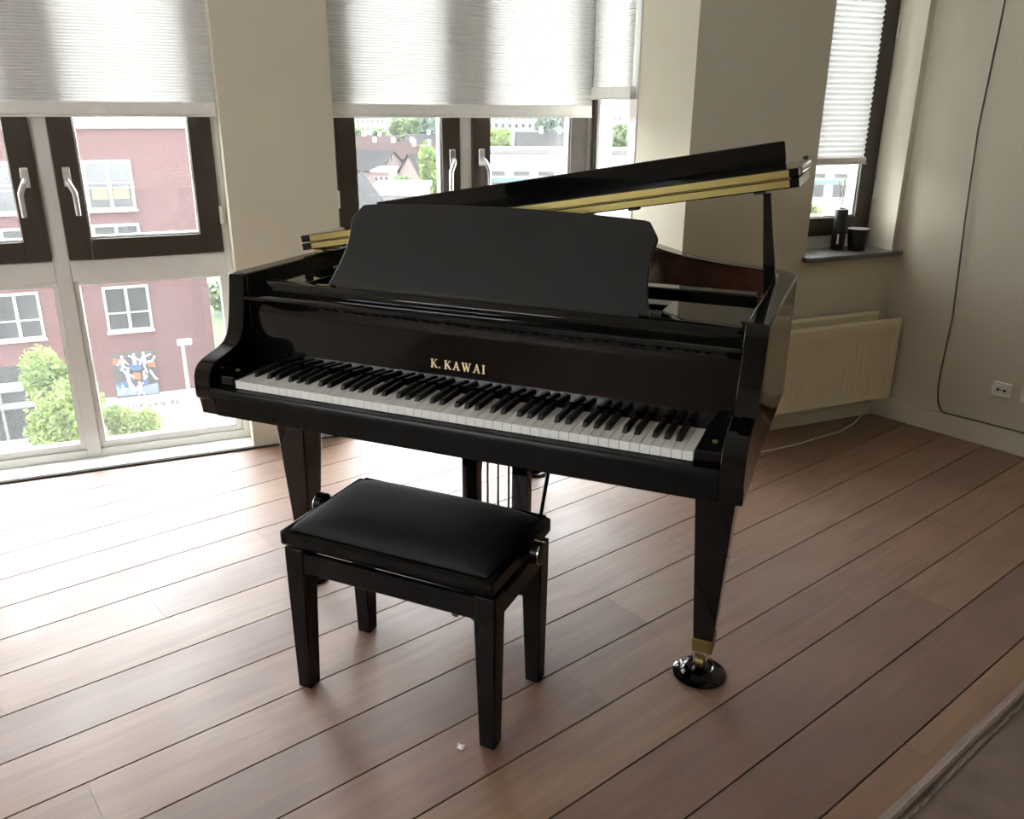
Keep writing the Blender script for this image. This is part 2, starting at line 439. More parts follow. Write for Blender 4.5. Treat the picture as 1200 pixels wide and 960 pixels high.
BW = 0.1836
known = {13: [.767, 2.27], 14: [-.35, 1.68], 10: [-.57, 1.35], 7: [-.67, 1.5], 12: [-1.2, .543, 2.6], 16: [-.6, 1.005, 2.9], 15: [.1, 2.85], 11: [-1.5, .9], 9: [-1.9, .2, 2.3], 8: [-2.1, 1.9]}
wd = Vector((math.cos(FA - PA), math.sin(FA - PA)))
rwx, rwy = PN.dot(FU), PN.dot(FN)          # right wall runs along PN
for k in range(-14, 46):
    o0, o1 = -1.483 + BW * k + .0021, -1.483 + BW * (k + 1) - .0021
    js = known.get(k)
    if js is None:
        rr = random.Random(k * 13 + 5); x = -7.5 + rr.random() * 2.0; js = []
        while x < 7: js.append(x); x += 1.7 + rr.random() * .9
    else:
        js = sorted(js); a, b_ = js[0], js[-1]; rr = random.Random(k)
        while a > -6: a -= 1.6 + rr.random() * .8; js.append(a)
        while b_ < 6: b_ += 1.6 + rr.random() * .8; js.append(b_)
        js = sorted(js)
    for a, b_ in zip(js, js[1:]):
        poly = [pf(a + .0001, o0), pf(b_ - .0001, o0), pf(b_ - .0001, o1), pf(a + .0001, o1)]
        poly = clip(poly, -1, 0, -S_L)
        if len(poly) > 2: poly = clip(poly, 0, -1, -OFF_W + .002)
        if len(poly) > 2: poly = clip(poly, 0, 1, OFF_B)
        if len(poly) > 2: poly = clip(poly, rwy, -rwx, rwy * 3.09 - rwx * OFF_R)
        if len(poly) > 2 and any(p[0] > S_RET + .001 and p[1] < OFF_R - .001 for p in poly):
            cs, co = pf(0, (o0 + o1) / 2); t = (S_RET - cs) / wd.x   # off of the row where it meets the bay side
            row_off = co + t * (PD.dot(FN) / PD.dot(FU)) * wd.x
            poly = clip(poly, 1, 0, S_RET) if row_off < OFF_R else clip(poly, 0, -1, -OFF_R)
        if len(poly) < 3: continue
        area = sum(poly[i][0] * poly[(i + 1) % len(poly)][1] - poly[(i + 1) % len(poly)][0] * poly[i][1] for i in range(len(poly))) / 2
        if abs(area) < .004: continue
        if area < 0: poly.reverse()
        # drop near-duplicate corners
        poly = [p for i, p in enumerate(poly) if (Vector(p) - Vector(poly[i - 1])).length > 1e-4]
        n = len(poly); top = inset(poly, .0004)
        b = B(WF)
        b.add([(*p, -.012) for p in poly] + [(*p, -.0004) for p in poly] + [(*p, 0) for p in top],
              [tuple(range(2 * n, 3 * n))] + [(r * n + i, r * n + (i + 1) % n, (r + 1) * n + (i + 1) % n, (r + 1) * n + i) for r in (0, 1) for i in range(n)])
        b.build('plank', 'floor', fl)

# ---- walls and ceiling
ce = B(WF).prism([(S_L, OFF_W - .3), (S_RET + .1, OFF_W - .3), (S_RET + .1, OFF_R - .3), (3.4, OFF_R - .3), (4.70, OFF_B + .1), (S_L, OFF_B + .1)], H, H + .15).build('ceiling', 'ceiling')
tag(ce, 'plain white ceiling above the room', 'ceiling', kind='structure')

W1, W2, W0 = (-1.14, .155), (.60, 1.875), (-2.88, -1.58)
wf = B(WF)
wf.box(W1[1], W2[0], OFF_W - .28, OFF_W, 0, H)            # column between the two windows
wf.box(W0[1], W1[0], OFF_W - .28, OFF_W, 0, H)
wf.box(S_L - .2, W0[0], OFF_W - .28, OFF_W, 0, H)
for a, c in (W0, W1, W2): wf.box(a, c, OFF_W - .28, OFF_W - .0, 2.46, H)
wf = wf.build('wall_facade', 'wall'); tag(wf, 'beige wall column and lintels between the tall windows', 'wall', kind='structure')

# bay side: solid part between the narrow side window and the radiator wall
wr = B(WF)
wr.box(S_RET, S_RET + .10, -1.125, OFF_R - .3, 0, H).box(S_RET, S_RET + .10, -1.53, -1.125, 0, .30).box(S_RET, S_RET + .10, -1.53, -1.125, 2.46, H)
wr.box(S_RET, S_RET + .10, OFF_R - .3, OFF_R - .0, 0, H)
wr = wr.build('wall_bay_side', 'wall'); tag(wr, 'pale narrow wall beside the side window of the bay', 'wall', kind='structure')

N0, N1, NZ = 2.54, 3.055, .82
wn = B(WF)
wn.box(S_RET + .10, N0, OFF_R - .30, OFF_R, 0, H).box(N1, 3.40, OFF_R - .30, OFF_R, 0, H).box(N0, N1, OFF_R - .30, OFF_R, 0, NZ - .022).box(N0, N1, OFF_R - .30, OFF_R, 2.46, H)
wn = wn.build('wall_radiator', 'wall'); tag(wn, 'shaded beige wall with a narrow window niche above the radiator', 'wall', kind='structure')

wR = B(WR).box(0, 5.7, -.12, 0, 0, H).build('wall_right', 'wall'); tag(wR, 'smooth grey beige side wall with sockets and a hanging cord', 'wall', kind='structure')
wl = B(WF)
LW0, LW1, LZ0 = .5, 3.0, 1.3
wl.box(S_L - .2, S_L, OFF_W, LW0, 0, H).box(S_L - .2, S_L, LW1, OFF_B, 0, H).box(S_L - .2, S_L, LW0, LW1, 0, LZ0).box(S_L - .2, S_L, LW0, LW1, 2.45, H)
wl = wl.build('wall_left', 'wall'); tag(wl, 'beige wall with a wide added window facing along the room', 'wall', kind='structure')
wb = B(WF).box(S_L - .2, 4.75, OFF_B, OFF_B + .12, 0, H).build('wall_back', 'wall'); tag(wb, 'plain beige wall opposite the tall windows', 'wall', kind='structure')

bb = B(WR).box(.0, 5.6, 0, .014, 0, .10).build('baseboard_right', 'wall', bevel=.003); tag(bb, 'low painted skirting board along the wall with the sockets', 'baseboard', kind='structure')
bb2 = B(WF).box(S_RET, 3.07, OFF_R, OFF_R + .014, 0, .10).build('baseboard_radiator', 'wall', bevel=.003); tag(bb2, 'low painted skirting board under the radiator', 'baseboard', kind='structure')

# white ledges at floor level in front of the tall windows
lg = B(WF)
for a, c in (W0, W1, W2): lg.box(a, c, OFF_W - .28, OFF_W - .002, -.10, .010)
lg = lg.build('trim_1', 'white_frame', bevel=.003); tag(lg, 'low white ledge at the foot of the tall windows', 'ledge', kind='structure')

# ---- windows
def ring(b, a0, a1, o0, o1, z0, z1, wl_, wr_, wb_, wt_):
    b.box(a0, a0 + wl_, o0, o1, z0, z1).box(a1 - wr_, a1, o0, o1, z0, z1).box(a0 + wl_, a1 - wr_, o0, o1, z0, z0 + wb_).box(a0 + wl_, a1 - wr_, o0, o1, z1 - wt_, z1)
    return b

def handle(parent, s, z, o, flip, T=WF):
    pl = B(T).cbox(s - .014, s + .014, o, o + .010, z - .012, z + .062, .003).build('handle', 'alu', parent, smooth=True)
    lv = B(T).tube([(s, o + .008, z + .018), (s, o + .034, z + .016), (s + flip * .004, o + .046, z + .006), (s + flip * .012, o + .048, z - .012), (s + flip * .020, o + .047, z - .032), (s + flip * .021, o + .046, z - .06), (s + flip * .021, o + .045, z - .118)], [.009, .0095, .010, .0105, .0105, .010, .0095], 10)
    lv.build('lever', 'alu', pl, smooth=True)

def tall_window(n, a, c, bays, zs, label):
    root = thing('window_%d' % n, WF((a + c) / 2, OFF_F, 0.01), label, 'window', kind='structure')
    o0, o1, ztr = OFF_F - .07, OFF_F, zs
    fr = B(WF)
    fr.box(a, bays[0][0], o0, o1, .01, 2.46).box(bays[-1][1], c, o0, o1, .01, 2.46)
    m0, m1 = bays[0][1], bays[1][0]
    fr.box(m0, m1, o0, o1, .01, 2.46)
    for (x0, x1) in bays:
        fr.box(x0, x1, o0, o1, ztr - .085, ztr).box(x0, x1, o0, o1, .01, .045).box(x0, x1, o0, o1, 2.43, 2.46)
    fr.build('frame', 'white_frame', root, bevel=.002, segs=1)
    for i, (x0, x1) in enumerate(bays):
        # fixed lower light with a stepped white glazing frame
        g = ring(B(WF), x0, x1, o0 + .01, o1 - .012, .045, ztr - .085, .020 if i else .030, .030 if i else .020, .030, .020).build('glazing_frame', 'white_frame', root, bevel=.003, segs=1)
        B(WF).box(x0 + .01, x1 - .01, o0 + .028, o0 + .034, .06, ztr - .09).build('pane', 'glass', g)
        # dark opening sash
        sa = ring(B(WF), x0 + .003, x1 - .003, o0 + .012, o1 + .014, zs + .003, 2.428, .085, .085, .080, .085).build('sash', 'dark_frame', root, bevel=.004, segs=2)
        ring(B(WF), x0 + .088, x1 - .088, o0 + .020, o1 - .008, zs + .083, 2.343, .008, .008, .008, .008).build('glazing_bead', 'white_frame', sa)
        B(WF).box(x0 + .090, x1 - .090, o0 + .030, o0 + .036, zs + .085, 2.34).build('pane', 'glass', sa)
        hs = (x1 - .044) if i == 0 else (x0 + .044)
        handle(sa, hs, zs + .30, o1 + .014, -1 if i == 0 else 1)
        xo = (x0 - .002) if i == 0 else (x1 + .002)
        for zz in (zs + .12, 2.2): B(WF).cbox(xo - .008, xo + .008, o1 + .002, o1 + .020, zz, zz + .075, .002).build('hinge', 'white_plastic', sa)
    return root
tall_window(1, *W1, [(-1.112, -.520), (-.465, .130)], .855, 'tall white window with dark sashes looking onto the pink brick building')
tall_window(2, *W2, [(.625, 1.198), (1.252, 1.847)], .900, 'tall window with dark sashes behind the piano looking over roofs')
tall_window(3, *W0, [(-2.853, -2.26), (-2.205, -1.607)], .855, 'unseen tall window added for daylight farther along the window front')  # out of view, added to let more daylight into the room

# narrow side window of the bay
def WS(o, s, z): return WF(S_RET + s, o, z)
r4 = thing('window_4', WF(S_RET + .05, -1.33, .30), 'narrow side window of the bay with dark edge and white frame', 'window', kind='structure')
B(WS).box(-1.53, -1.455, -.005, .065, .30, 2.46).box(-1.185, -1.125, -.005, .065, .30, 2.46).box(-1.455, -1.185, -.005, .065, .30, .36).box(-1.455, -1.185, -.005, .065, 2.40, 2.46).build('frame', 'white_frame', r4, bevel=.003)
B(WS).box(-1.515, -1.480, -.018, -.005, .32, 2.44).build('sash', 'dark_frame', r4, bevel=.002)
B(WS).box(-1.46, -1.18, .03, .036, .35, 2.41).build('pane', 'glass', r4)

# niche window
r5 = thing('window_5', WF(2.8, -.875, NZ), 'narrow niche window with dark sash above the stone sill', 'window', kind='structure')
ring(B(WF), N0, N1, -.96, -.885, NZ - .02, 2.46, .02, .02, .085, .03).build('frame', 'white_frame', r5, bevel=.002)
sa = ring(B(WF), N0 + .018, N1 - .006, -.945, -.868, NZ + .062, 2.44, .085, .092, .082, .085).build('sash', 'dark_frame', r5, bevel=.003)
ring(B(WF), N0 + .10, N1 - .096, -.94, -.885, NZ + .143, 2.36, .008, .008, .008, .008).build('glazing_bead', 'white_frame', sa)
B(WF).box(N0 + .10, N1 - .096, -.925, -.919, NZ + .143, 2.36).build('pane', 'glass', sa)
for zz in (1.04, 1.75): B(WF).cbox(N1 - .008, N1 - .001, -.868, -.852, zz, zz + .09, .002).build('hinge', 'white_plastic', sa)

# unseen window added in the far side wall to bring in more daylight
def WL(o, s, z): return WF(S_L + s, o, z)
r6 = thing('window_6', WF(S_L - .1, (LW0 + LW1) / 2, LZ0), 'wide white framed window added out of view for daylight', 'window', kind='structure')
fr = ring(B(WL), LW0, LW1, -.14, -.07, LZ0, 2.45, .06, .06, .06, .06)
for k in (1, 2): xm = LW0 + (LW1 - LW0) * k / 3; fr.box(xm - .03, xm + .03, -.14, -.07, LZ0 + .06, 2.39)
fr.build('frame', 'white_frame', r6)
for k in range(3):
    x0, x1 = LW0 + (LW1 - LW0) * k / 3 + .03, LW0 + (LW1 - LW0) * (k + 1) / 3 - .03
    B(WL).box(x0, x1, -.11, -.104, LZ0 + .06, 2.39).build('pane', 'glass', r6)

# stone sill of the niche
si = B(WF).prism([(N0 - .012, -.885), (N1 + .001, -.885), (N1 + .001, OFF_R), (3.085, OFF_R), (3.095, OFF_R + .035), (N0 - .002, OFF_R + .045), (N0 - .02, OFF_R + .030), (N0 - .02, OFF_R), (N0 - .012, OFF_R)], NZ - .022, NZ)
si = si.build('trim_2', 'slate', bevel=.004); tag(si, 'dark stone window sill under the niche window', 'sill', kind='structure')

# ---- pleated blinds
def blind(name, T, a0, a1, o, z0, ztop, label, pitch=.011, depth=.0028, rail=.055):
    root = thing(name, T((a0 + a1) / 2, o, z0), label, 'blind', 'pleated window blinds')
    n = int((ztop - z0 - rail) / pitch); vs, fs = [], []
    for side in (-1, 1):                       # two cloth layers of a honeycomb
        base = len(vs)
        for i in range(2 * n + 1):
            z = z0 + rail + i * (ztop - z0 - rail) / (2 * n); oo = o + side * (.0015 + (depth if i % 2 else 0))
            vs += [(a0, oo, z), (a1, oo, z)]
        fs += [(base + 2 * i, base + 2 * i + 1, base + 2 * i + 3, base + 2 * i + 2) for i in range(2 * n)]
        if side == -1: break
    b = B(T); b.add(vs, fs); b.build('fabric', 'blind', root)
    B(T).cbox(a0, a1, o - .014, o + .012, z0 + .008, z0 + rail, .003).build('bottom_rail', 'blind_rail', root)
    B(T).cbox(a0 - .001, a1 + .001, o - .012, o + .014, z0, z0 + .008, .002).build('edge_strip', 'white_plastic', root)
    B(T).cbox(a0, a1, o - .02, o + .02, ztop, ztop + .03, .003).build('head_rail', 'white_plastic', root)
blind('pleated_blind', WF, -1.135, .150, -1.478, 1.400, 2.42, 'wide white pleated blind half lowered in front of the pink building')
blind('pleated_blind', WF, .604, 1.838, -1.478, 1.398, 2.42, 'wide white pleated blind half lowered behind the piano')
blind('pleated_blind', WF, -2.87, -1.59, -1.478, 1.400, 2.42, 'wide white pleated blind on the added window farther along the front')
blind('pleated_blind', WS, -1.498, -1.140, -.022, 1.478, 2.42, 'narrow white pleated blind on the side window of the bay')
blind('pleated_blind', WF, N0 + .012, 2.948, -.848, 1.205, 2.42, 'narrow white pleated blind in the niche above the reed diffuser', pitch=.022, depth=.012, rail=.030)

# ---- radiator
rad = thing('panel_radiator', WF(2.5, -.62, .11), 'cream ribbed panel radiator under the niche window', 'radiator')
def rad_panel(o, a0, a1, z0, z1, ribs=True):
    prof, nz = [], 10
    zs = [z0, z0 + .012, z0 + .035, z0 + .050, z1 - .062, z1 - .047, z1 - .028, z1 - .012, z1]
    b = B(WF); step = .0333; n = int((a1 - a0 - .05) / step); xs = [a0, a0 + .02]
    x = a0 + .025
    for i in range(n): xs += [x + .003, x + .009, x + .020, x + .026]; x += step
    xs += [a1 - .02, a1]
    vs = []
    for iz, z in enumerate(zs):
        for ix, xx in enumerate(xs):
            d = 0.0
            if 2 <= ix < len(xs) - 2 and 3 <= iz <= 4 and ((ix - 2) % 4 in (1, 2)): d = -.007 if ribs else 0
            if iz in (0, len(zs) - 1) or ix in (0, len(xs) - 1): d = -.010
            vs.append((xx, o + d, z))
    w = len(xs)
    b.add(vs, [(j * w + i, j * w + i + 1, (j + 1) * w + i + 1, (j + 1) * w + i) for j in range(len(zs) - 1) for i in range(w - 1)])
    b.box(a0, a1, o - .016, o - .0095, z0, z1)
    return b
rad_panel(-.598, 1.96, 3.085, .112, .515).build('front_panel', 'radiator', rad, smooth=True)
rad_panel(-.650, 1.98, 2.985, .130, .545, False).build('back_panel', 'radiator', rad)
cv = B(WF)
for i in range(40): x = 2.0 + i * .0245; cv.box(x, x + .002, -.650, -.612, .14, .505)
cv.build('convector_fins', 'radiator', rad)
B(WF).tube([(3.0, -.66, .14), (3.0, -.70, .14), (3.0, -.708, .14)], .008).build('pipe', 'radiator', rad, smooth=True)
for x in (2.2, 2.8): B(WF).box(x, x + .04, -.70, -.655, .2, .5).build('bracket', 'radiator', rad)

# ---- sockets, cords, hook
def socket(t, z, label):
    r = thing('wall_socket', WR(t, 0, z), label, 'socket', 'double sockets on the wall')
    B(WR).cbox(t - .041, t + .041, 0, .010, z - .034, z + .034, .004).build('plate', 'white_plastic', r, smooth=True)
    B(WR).cbox(t - .030, t + .030, .010, .014, z - .022, z + .022, .003).build('insert', 'white_plastic', r, smooth=True)
    for d in (-.014, .014): B(WR).lathe([(.0065, 0), (.0065, .0008)], WR(t + d, .014, z), 14, -PD).build('hole', 'gasket', r)
    B(WR).box(t - .004, t + .004, .014, .0152, z - .0015, z + .0015).build('slot', 'gasket', r)
socket(.580, .275, 'white double wall socket nearer the hanging cord')
socket(.700, .275, 'white double wall socket farther from the hanging cord')

tag(B(WR).tube([(.285, .006, 2.60), (.284, .006, 1.87), (.272, .007, 1.37), (.285, .008, 1.05), (.297, .008, .83), (.312, .008, .55), (.304, .008, .28), (.306, .009, .22), (.318, .010, .15), (.338, .014, .115), (.354, .018, .106), (.45, .010, .106), (.7, .008, .108), (1.2, .008, .106), (3.0, .008, .106)], .0035, 8).build('hanging_cable', 'cord_grey', smooth=True),
    'thin grey brown cord hanging down the side wall', 'cord')
tag(B().tube([CORNER + PN * .10 - PD * .02 + Zv * .106, WF(3.04, -.66, .085), WF(2.95, -.62, .055), WF(2.85, -.58, .022), WF(2.74, -.55, .006), WF(2.6, -.53, .005), WF(2.42, -.50, .005), WF(2.2, -.49, .005), WF(1.98, -.55, .005)], .0035, 8).build('white_cable', 'cord_white', smooth=True),
    'white cord sagging from the skirting corner below the radiator to the floor', 'cord')
tag(B(WF).tube([(-3.3, -1.392, .0045), (-1.6, -1.392, .0045), (-.5, -1.392, .0045), (-.1, -1.391, .0045), (.152, -1.392, .0045), (.35, -1.395, .0045), (.60, -1.393, .0045), (1.0, -1.37, .0045)], .0045, 8).build('black_ledge_line', 'line_black', smooth=True),  # thin black tube drawn along the joint of ledge and floor
    'thin black line along the foot of the window ledge', 'cord')
hk = thing('wall_hook', WF(2.461, OFF_R, 1.248), 'small dark round hook on the shaded wall', 'hook')
B().lathe([(.004, 0), (.004, .012), (.010, .014), (.011, .02), (.006, .024), (0, .024)], WF(2.461, OFF_R, 1.248), 14, FN).build('knob', 'gasket', hk, smooth=True)

# ---- reed diffuser and cup on the sill
dv = WF(2.825, -.820, NZ)
rd = thing('reed_diffuser', dv, 'tall black reed diffuser bottle on the stone sill', 'diffuser')
B().lathe([(.0, .0), (.029, 0), (.031, .003), (.031, .10), (.0305, .115), (.030, .165), (.030, .186), (.018, .189), (.012, .189)], dv, 28).build('bottle', 'vase', rd, smooth=True)
B().lathe([(.013, .186), (.013, .192), (.010, .192), (.010, .186)], dv, 20).build('collar', 'gasket', rd)
for i, (dx, dy, h) in enumerate([(-.040, .0, .325), (-.026, .02, .33), (.002, -.012, .328), (.034, .0, .33), (.047, .012, .332)]):
    B().tube([dv + Vector((0, 0, .15)), dv + FU * dx * .35 + FN * dy * .35 + Zv * .20, dv + FU * dx + FN * dy + Zv * h], .0016, 6).build('reed', 'reed', rd)
B().prism([(-.011, 0), (.011, 0), (.011, .045), (-.011, .045)], 0, .0006, 1)
lb = B(lambda a, b, c: dv + FU * (a - .022) + FN * (.0225 + b) + Zv * (c + .03)); lb.prism([(-.007, 0), (.004, 0), (.004, .045), (-.007, .045)], 0, .0015, 1); lb.build('paper_label', 'paper', rd)
cv_ = WF(2.896, -.772, NZ)
cu = thing('candle_cup', cv_, 'short black tapered cup with pale rim on the stone sill', 'cup')
B().lathe([(0, 0), (.036, 0), (.038, .004), (.048, .098), (.0475, .10), (.044, .10), (.042, .09), (.034, .03), (0, .03)], cv_, 32).build('body', 'vase', cu, smooth=True)
B().lathe([(.0440, .0995), (.0440, .1015), (.0485, .1015), (.0485, .0995), (.0440, .0995)], cv_, 32).build('rim', 'alu', cu, smooth=True)

# ================================================================== GRAND PIANO (keyboard along x, tail towards +y)
XC = .6125
KH = .755
AO, AI = .727, .675                       # outer and inner half width of the case
pn = thing('grand_piano', (XC, .6, 0), 'black polished baby grand piano with propped lid and music desk', 'piano')
def X(h): return XC + h

# ---- case outline (outer), from the front of the bass arm round the tail to the front of the treble arm
tail = catmull([(X(-AO), 1.20), (X(-AO), 1.34), (-.085, 1.44), (.00, 1.492), (.12, 1.505), (.30, 1.498), (.44, 1.470), (.56, 1.425), (.68, 1.355), (.762, 1.285), (.832, 1.208), (.949, 1.068), (1.034, .987), (1.134, .922), (1.225, .888), (1.278, .858), (1.318, .820), (X(AO), .770), (X(AO), .70)], 5)
outline = [(X(-AO), .16), (X(-AO), .40), (X(-AO), .80)] + tail + [(X(AO), .45), (X(AO), .16)]
inner = offset_open(outline, -(AO - AI))
inner2 = offset_open(outline, -(AO - AI) - .004)
RIM_T, RIM_B = 1.010, .668
B().wall_strip(outline, inner, RIM_B, RIM_T).build('rim', 'black_gloss', pn, bevel=.004)
B().wall_strip(inner[2:-1], inner2[2:-1], .80, RIM_T - .003).build('inner_rim', 'mahogany', pn, smooth=True)

# ---- arms
arm_prof = [(.160, 1.010), (.150, 1.0095), (.147, 1.005), (.141, .96), (.130, .90), (.122, .865), (.113, .846), (.098, .829), (.072, .817), (.040, .809), (.010, .802), (-.010, .793), (-.022, .780), (-.029, .762), (-.031, .735), (-.030, .708), (-.027, .700), (-.020, .698), (-.018, .690), (-.014, .668), (-.012, .652), (.16, .652)]
for sd in (-1, 1):
    x0, x1 = sorted((X(sd * AO), X(sd * AI)))
    B().prism(arm_prof, x0, x1, 0).build('arm', 'black_gloss', pn, bevel=.003, segs=2)

# ---- keybed and underside
B().box(X(-AI), X(AI), -.016, .50, .652, .706).build('keybed', 'black_satin', pn, bevel=.003)
B().prism([(-.030, .706), (-.030, .728), (-.026, .734), (-.010, .735), (-.006, .732), (-.006, .706)], X(-AI), X(AI), 0).build('key_slip', 'black_satin', pn, smooth=True)
under = [p for p in inner]
B().prism(under, .700, .712).build('soundboard', 'soundboard', pn)
for (a, b_) in (((.15, .5), (.40, 1.40)), ((.62, .5), (.40, 1.40)), ((1.05, .5), (.48, 1.36))):
    d = (Vector(b_) - Vector(a)).normalized(); q = Vector((-d.y, d.x)) * .035
    B().prism([(a[0] - q.x, a[1] - q.y), (b_[0] - q.x, b_[1] - q.y), (b_[0] + q.x, b_[1] + q.y), (a[0] + q.x, a[1] + q.y)], .640, .699).build('back_post', 'black_satin', pn)

# ---- cheek blocks
for sd in (-1, 1):
    x0, x1 = sorted((X(sd * AI), X(sd * .6138)))
    cb = B().cbox(x0, x1, -.005, .152, .706, .764, .003).build('cheek_block', 'black_gloss', pn)
    B().lathe([(.006, 0), (.006, .003), (.003, .004), (0, .004)], (X(sd * .648), .055, .764), 12).build('screw', 'brass', cb)

# ---- keyboard: 52 white and 36 black keys
W = 1.225 / 52
kb = B().box(.0, 1.225, .004, .15, .706, .731).build('keyboard', 'black_satin', pn)
B().box(-.06, 1.285, .1505, .156, .745, .7555).build('felt_strip', 'red_felt', pn)
names = ['A', 'B'] + list('CDEFGAB') * 7 + ['C']
black_after = {'A': .0034, 'C': -.0020, 'D': .0020, 'F': -.0034, 'G': 0.0}
blacks = []
for i, nme in enumerate(names):
    if i < 51 and nme in black_after: blacks.append(((i + 1) * W + black_after[nme], i))
bx = {i: x for x, i in blacks}
mesh_cache = {}
kb_org = parent_origin(kb)
def white_key(l, r):
    key = (round(l, 4), round(r, 4))
    if key in mesh_cache: return mesh_cache[key]
    w = W - .0012; g = .0006
    poly = [(g, .0), (g + w, .0), (g + w, .0495)]
    if r < w + g: poly += [(r, .0495), (r, .150)]
    else: poly += [(g + w, .150)]
    if l > g: poly += [(l, .150), (l, .0495), (g, .0495)]
    else: poly += [(g, .150)]
    b = B(); n = len(poly); top = inset(poly, .0007)
    b.add([(*p, KH - .021) for p in poly] + [(*p, KH - .0008) for p in poly] + [(*p, KH) for p in top],
          [tuple(range(2 * n, 3 * n)), tuple(reversed(range(n)))] + [(q * n + i, q * n + (i + 1) % n, (q + 1) * n + (i + 1) % n, (q + 1) * n + i) for q in (0, 1) for i in range(n)])
    me = bpy.data.meshes.new('white_key'); me.from_pydata([tuple(v) for v in b.v], [], b.f); me.materials.append(M_['ivory'])
    mesh_cache[key] = me; return me
BKW = .0068
for i, nme in enumerate(names):
    l = (bx[i - 1] + BKW - i * W) if (i - 1) in bx else .0004
    r = (bx[i] - BKW - i * W) if i in bx else W
    o = bpy.data.objects.new('white_key', white_key(l, r)); COL.objects.link(o); o.parent = kb; o.location = Vector((i * W, 0, 0)) - kb_org
bme = bpy.data.meshes.new('black_key')
hw0, hw1 = .0063, .0051
vs = [(-hw0, .050, KH - .004), (hw0, .050, KH - .004), (hw0, .150, KH - .004), (-hw0, .150, KH - .004),
      (-hw1, .0560, KH + .0078), (hw1, .0560, KH + .0078), (hw1, .0600, KH + .0118), (-hw1, .0600, KH + .0118), (hw1, .150, KH + .0132), (-hw1, .150, KH + .0132),
      (-hw1 + .001, .0630, KH + .0128), (hw1 - .001, .0630, KH + .0128), (hw1 - .001, .149, KH + .0141), (-hw1 + .001, .149, KH + .0141)]
bme.from_pydata(vs, [], [(0, 1, 5, 4), (4, 5, 6, 7), (7, 6, 11, 10), (1, 2, 8, 6, 5), (3, 0, 4, 7, 9), (6, 8, 12, 11), (9, 7, 10, 13), (10, 11, 12, 13), (2, 3, 9, 13, 12, 8)])
bme.materials.append(M_['ebony'])
for x, i in blacks:
    o = bpy.data.objects.new('black_key', bme); COL.objects.link(o); o.parent = kb; o.location = Vector((x, 0, 0)) - kb_org

# ---- fallboard with lettering
fprof = [(.157, .752), (.160, .80), (.164, .90), (.164, .925), (.158, .935), (.140, .939), (.133, .943), (.131, .948), (.134, .953), (.142, .956), (.172, .956), (.185, .952), (.186, .752)]
fbd = B().prism(fprof, X(-AI) + .001, X(AI) - .001, 0).build('fallboard', 'black_gloss', pn, smooth=True)
# lettering: serif capitals drawn as strokes (x right, y up, unit = cap height)
def stroke(p, q, w):
    p, q = Vector(p), Vector(q); d = (q - p).normalized(); n = Vector((-d.y, d.x)) * w / 2
    return [tuple(p - n), tuple(q - n), tuple(q + n), tuple(p + n)]
def serif(x, y, w=.34, h=.07): return [(x - w / 2, y - h / 2), (x + w / 2, y - h / 2), (x + w / 2, y + h / 2), (x - w / 2, y + h / 2)]
GL = {
    'K': (.86, [stroke((.20, 0), (.20, 1), .17), serif(.20, .035), serif(.20, .965), stroke((.26, .42), (.72, .96), .07), serif(.72, .965, .26), stroke((.38, .58), (.76, .03), .16), serif(.78, .035, .30)]),
    '.': (.22, [[(.02, 0), (.17, 0), (.17, .15), (.02, .15)]]),
    'A': (.90, [stroke((.16, .03), (.45, 1.0), .075), stroke((.45, 1.0), (.76, .03), .165), stroke((.25, .34), (.64, .34), .065), serif(.15, .035, .28), serif(.76, .035, .32)]),
    'W': (1.22, [stroke((.16, .97), (.42, .0), .155), stroke((.42, .0), (.62, .88), .07), stroke((.58, .97), (.84, .0), .155), stroke((.84, .0), (1.06, .97), .07), serif(.15, .965, .30), serif(.56, .965, .26), serif(1.07, .965, .24)]),
    'I': (.44, [stroke((.20, 0), (.20, 1), .17), serif(.20, .035), serif(.20, .965)])}
cap, xx = .0225, .5060
lt = B()
letters = []
for ch in 'K.KAWAI':
    w, strokes = GL[ch]
    b = B()
    for k, poly in enumerate(strokes):
        y_of = lambda zz: .1572 + (zz - .752) * (.164 - .157) / (.90 - .752)
        pts = [(xx + px * cap, .812 + py * cap) for px, py in poly]
        n = len(pts); e = .00002 * k
        b.add([(px, y_of(pz) - .0014 - e, pz) for px, pz in pts] + [(px, y_of(pz) + .0006, pz) for px, pz in pts],
              [tuple(range(n)), tuple(reversed(range(n, 2 * n)))] + [(i, (i + 1) % n, n + (i + 1) % n, n + i) for i in range(n)])
    b.build('letter', 'gold_letter', fbd)
    xx += (w + (.20 if ch == 'K' and not letters else .46 if ch == '.' else .22)) * cap
    letters.append(ch)

# ---- rail above the fallboard, music shelf plates, desk
B().prism([(.188, .945), (.188, .972), (.200, .985), (.232, .985), (.232, .945)], X(-AI) + .001, X(AI) - .001, 0).build('shelf_rail', 'black_gloss', pn, bevel=.002)
B().prism([(X(-AI) + .001, .232), (.086, .232), (.086, .33), (.12, .49), (X(-AI) + .001, .49)], .963, .985).build('shelf_plate', 'black_gloss', pn, bevel=.0025)
B().prism([(1.139, .232), (X(AI) - .001, .232), (X(AI) - .001, .49), (1.068, .49), (1.068, .300)], .963, .985).build('shelf_plate', 'black_gloss', pn, bevel=.0025)
B().box(.10, 1.06, .26, .47, .935, .947).build('shelf_tray', 'black_satin', pn)
for x in (.30, .9): B().cbox(x, x + .02, .235, .47, .947, .962, .002).build('desk_runner', 'black_satin', pn)
B().cbox(.10, 1.268, .494, .545, .968, 1.002, .004).build('stretcher', 'black_gloss', pn)

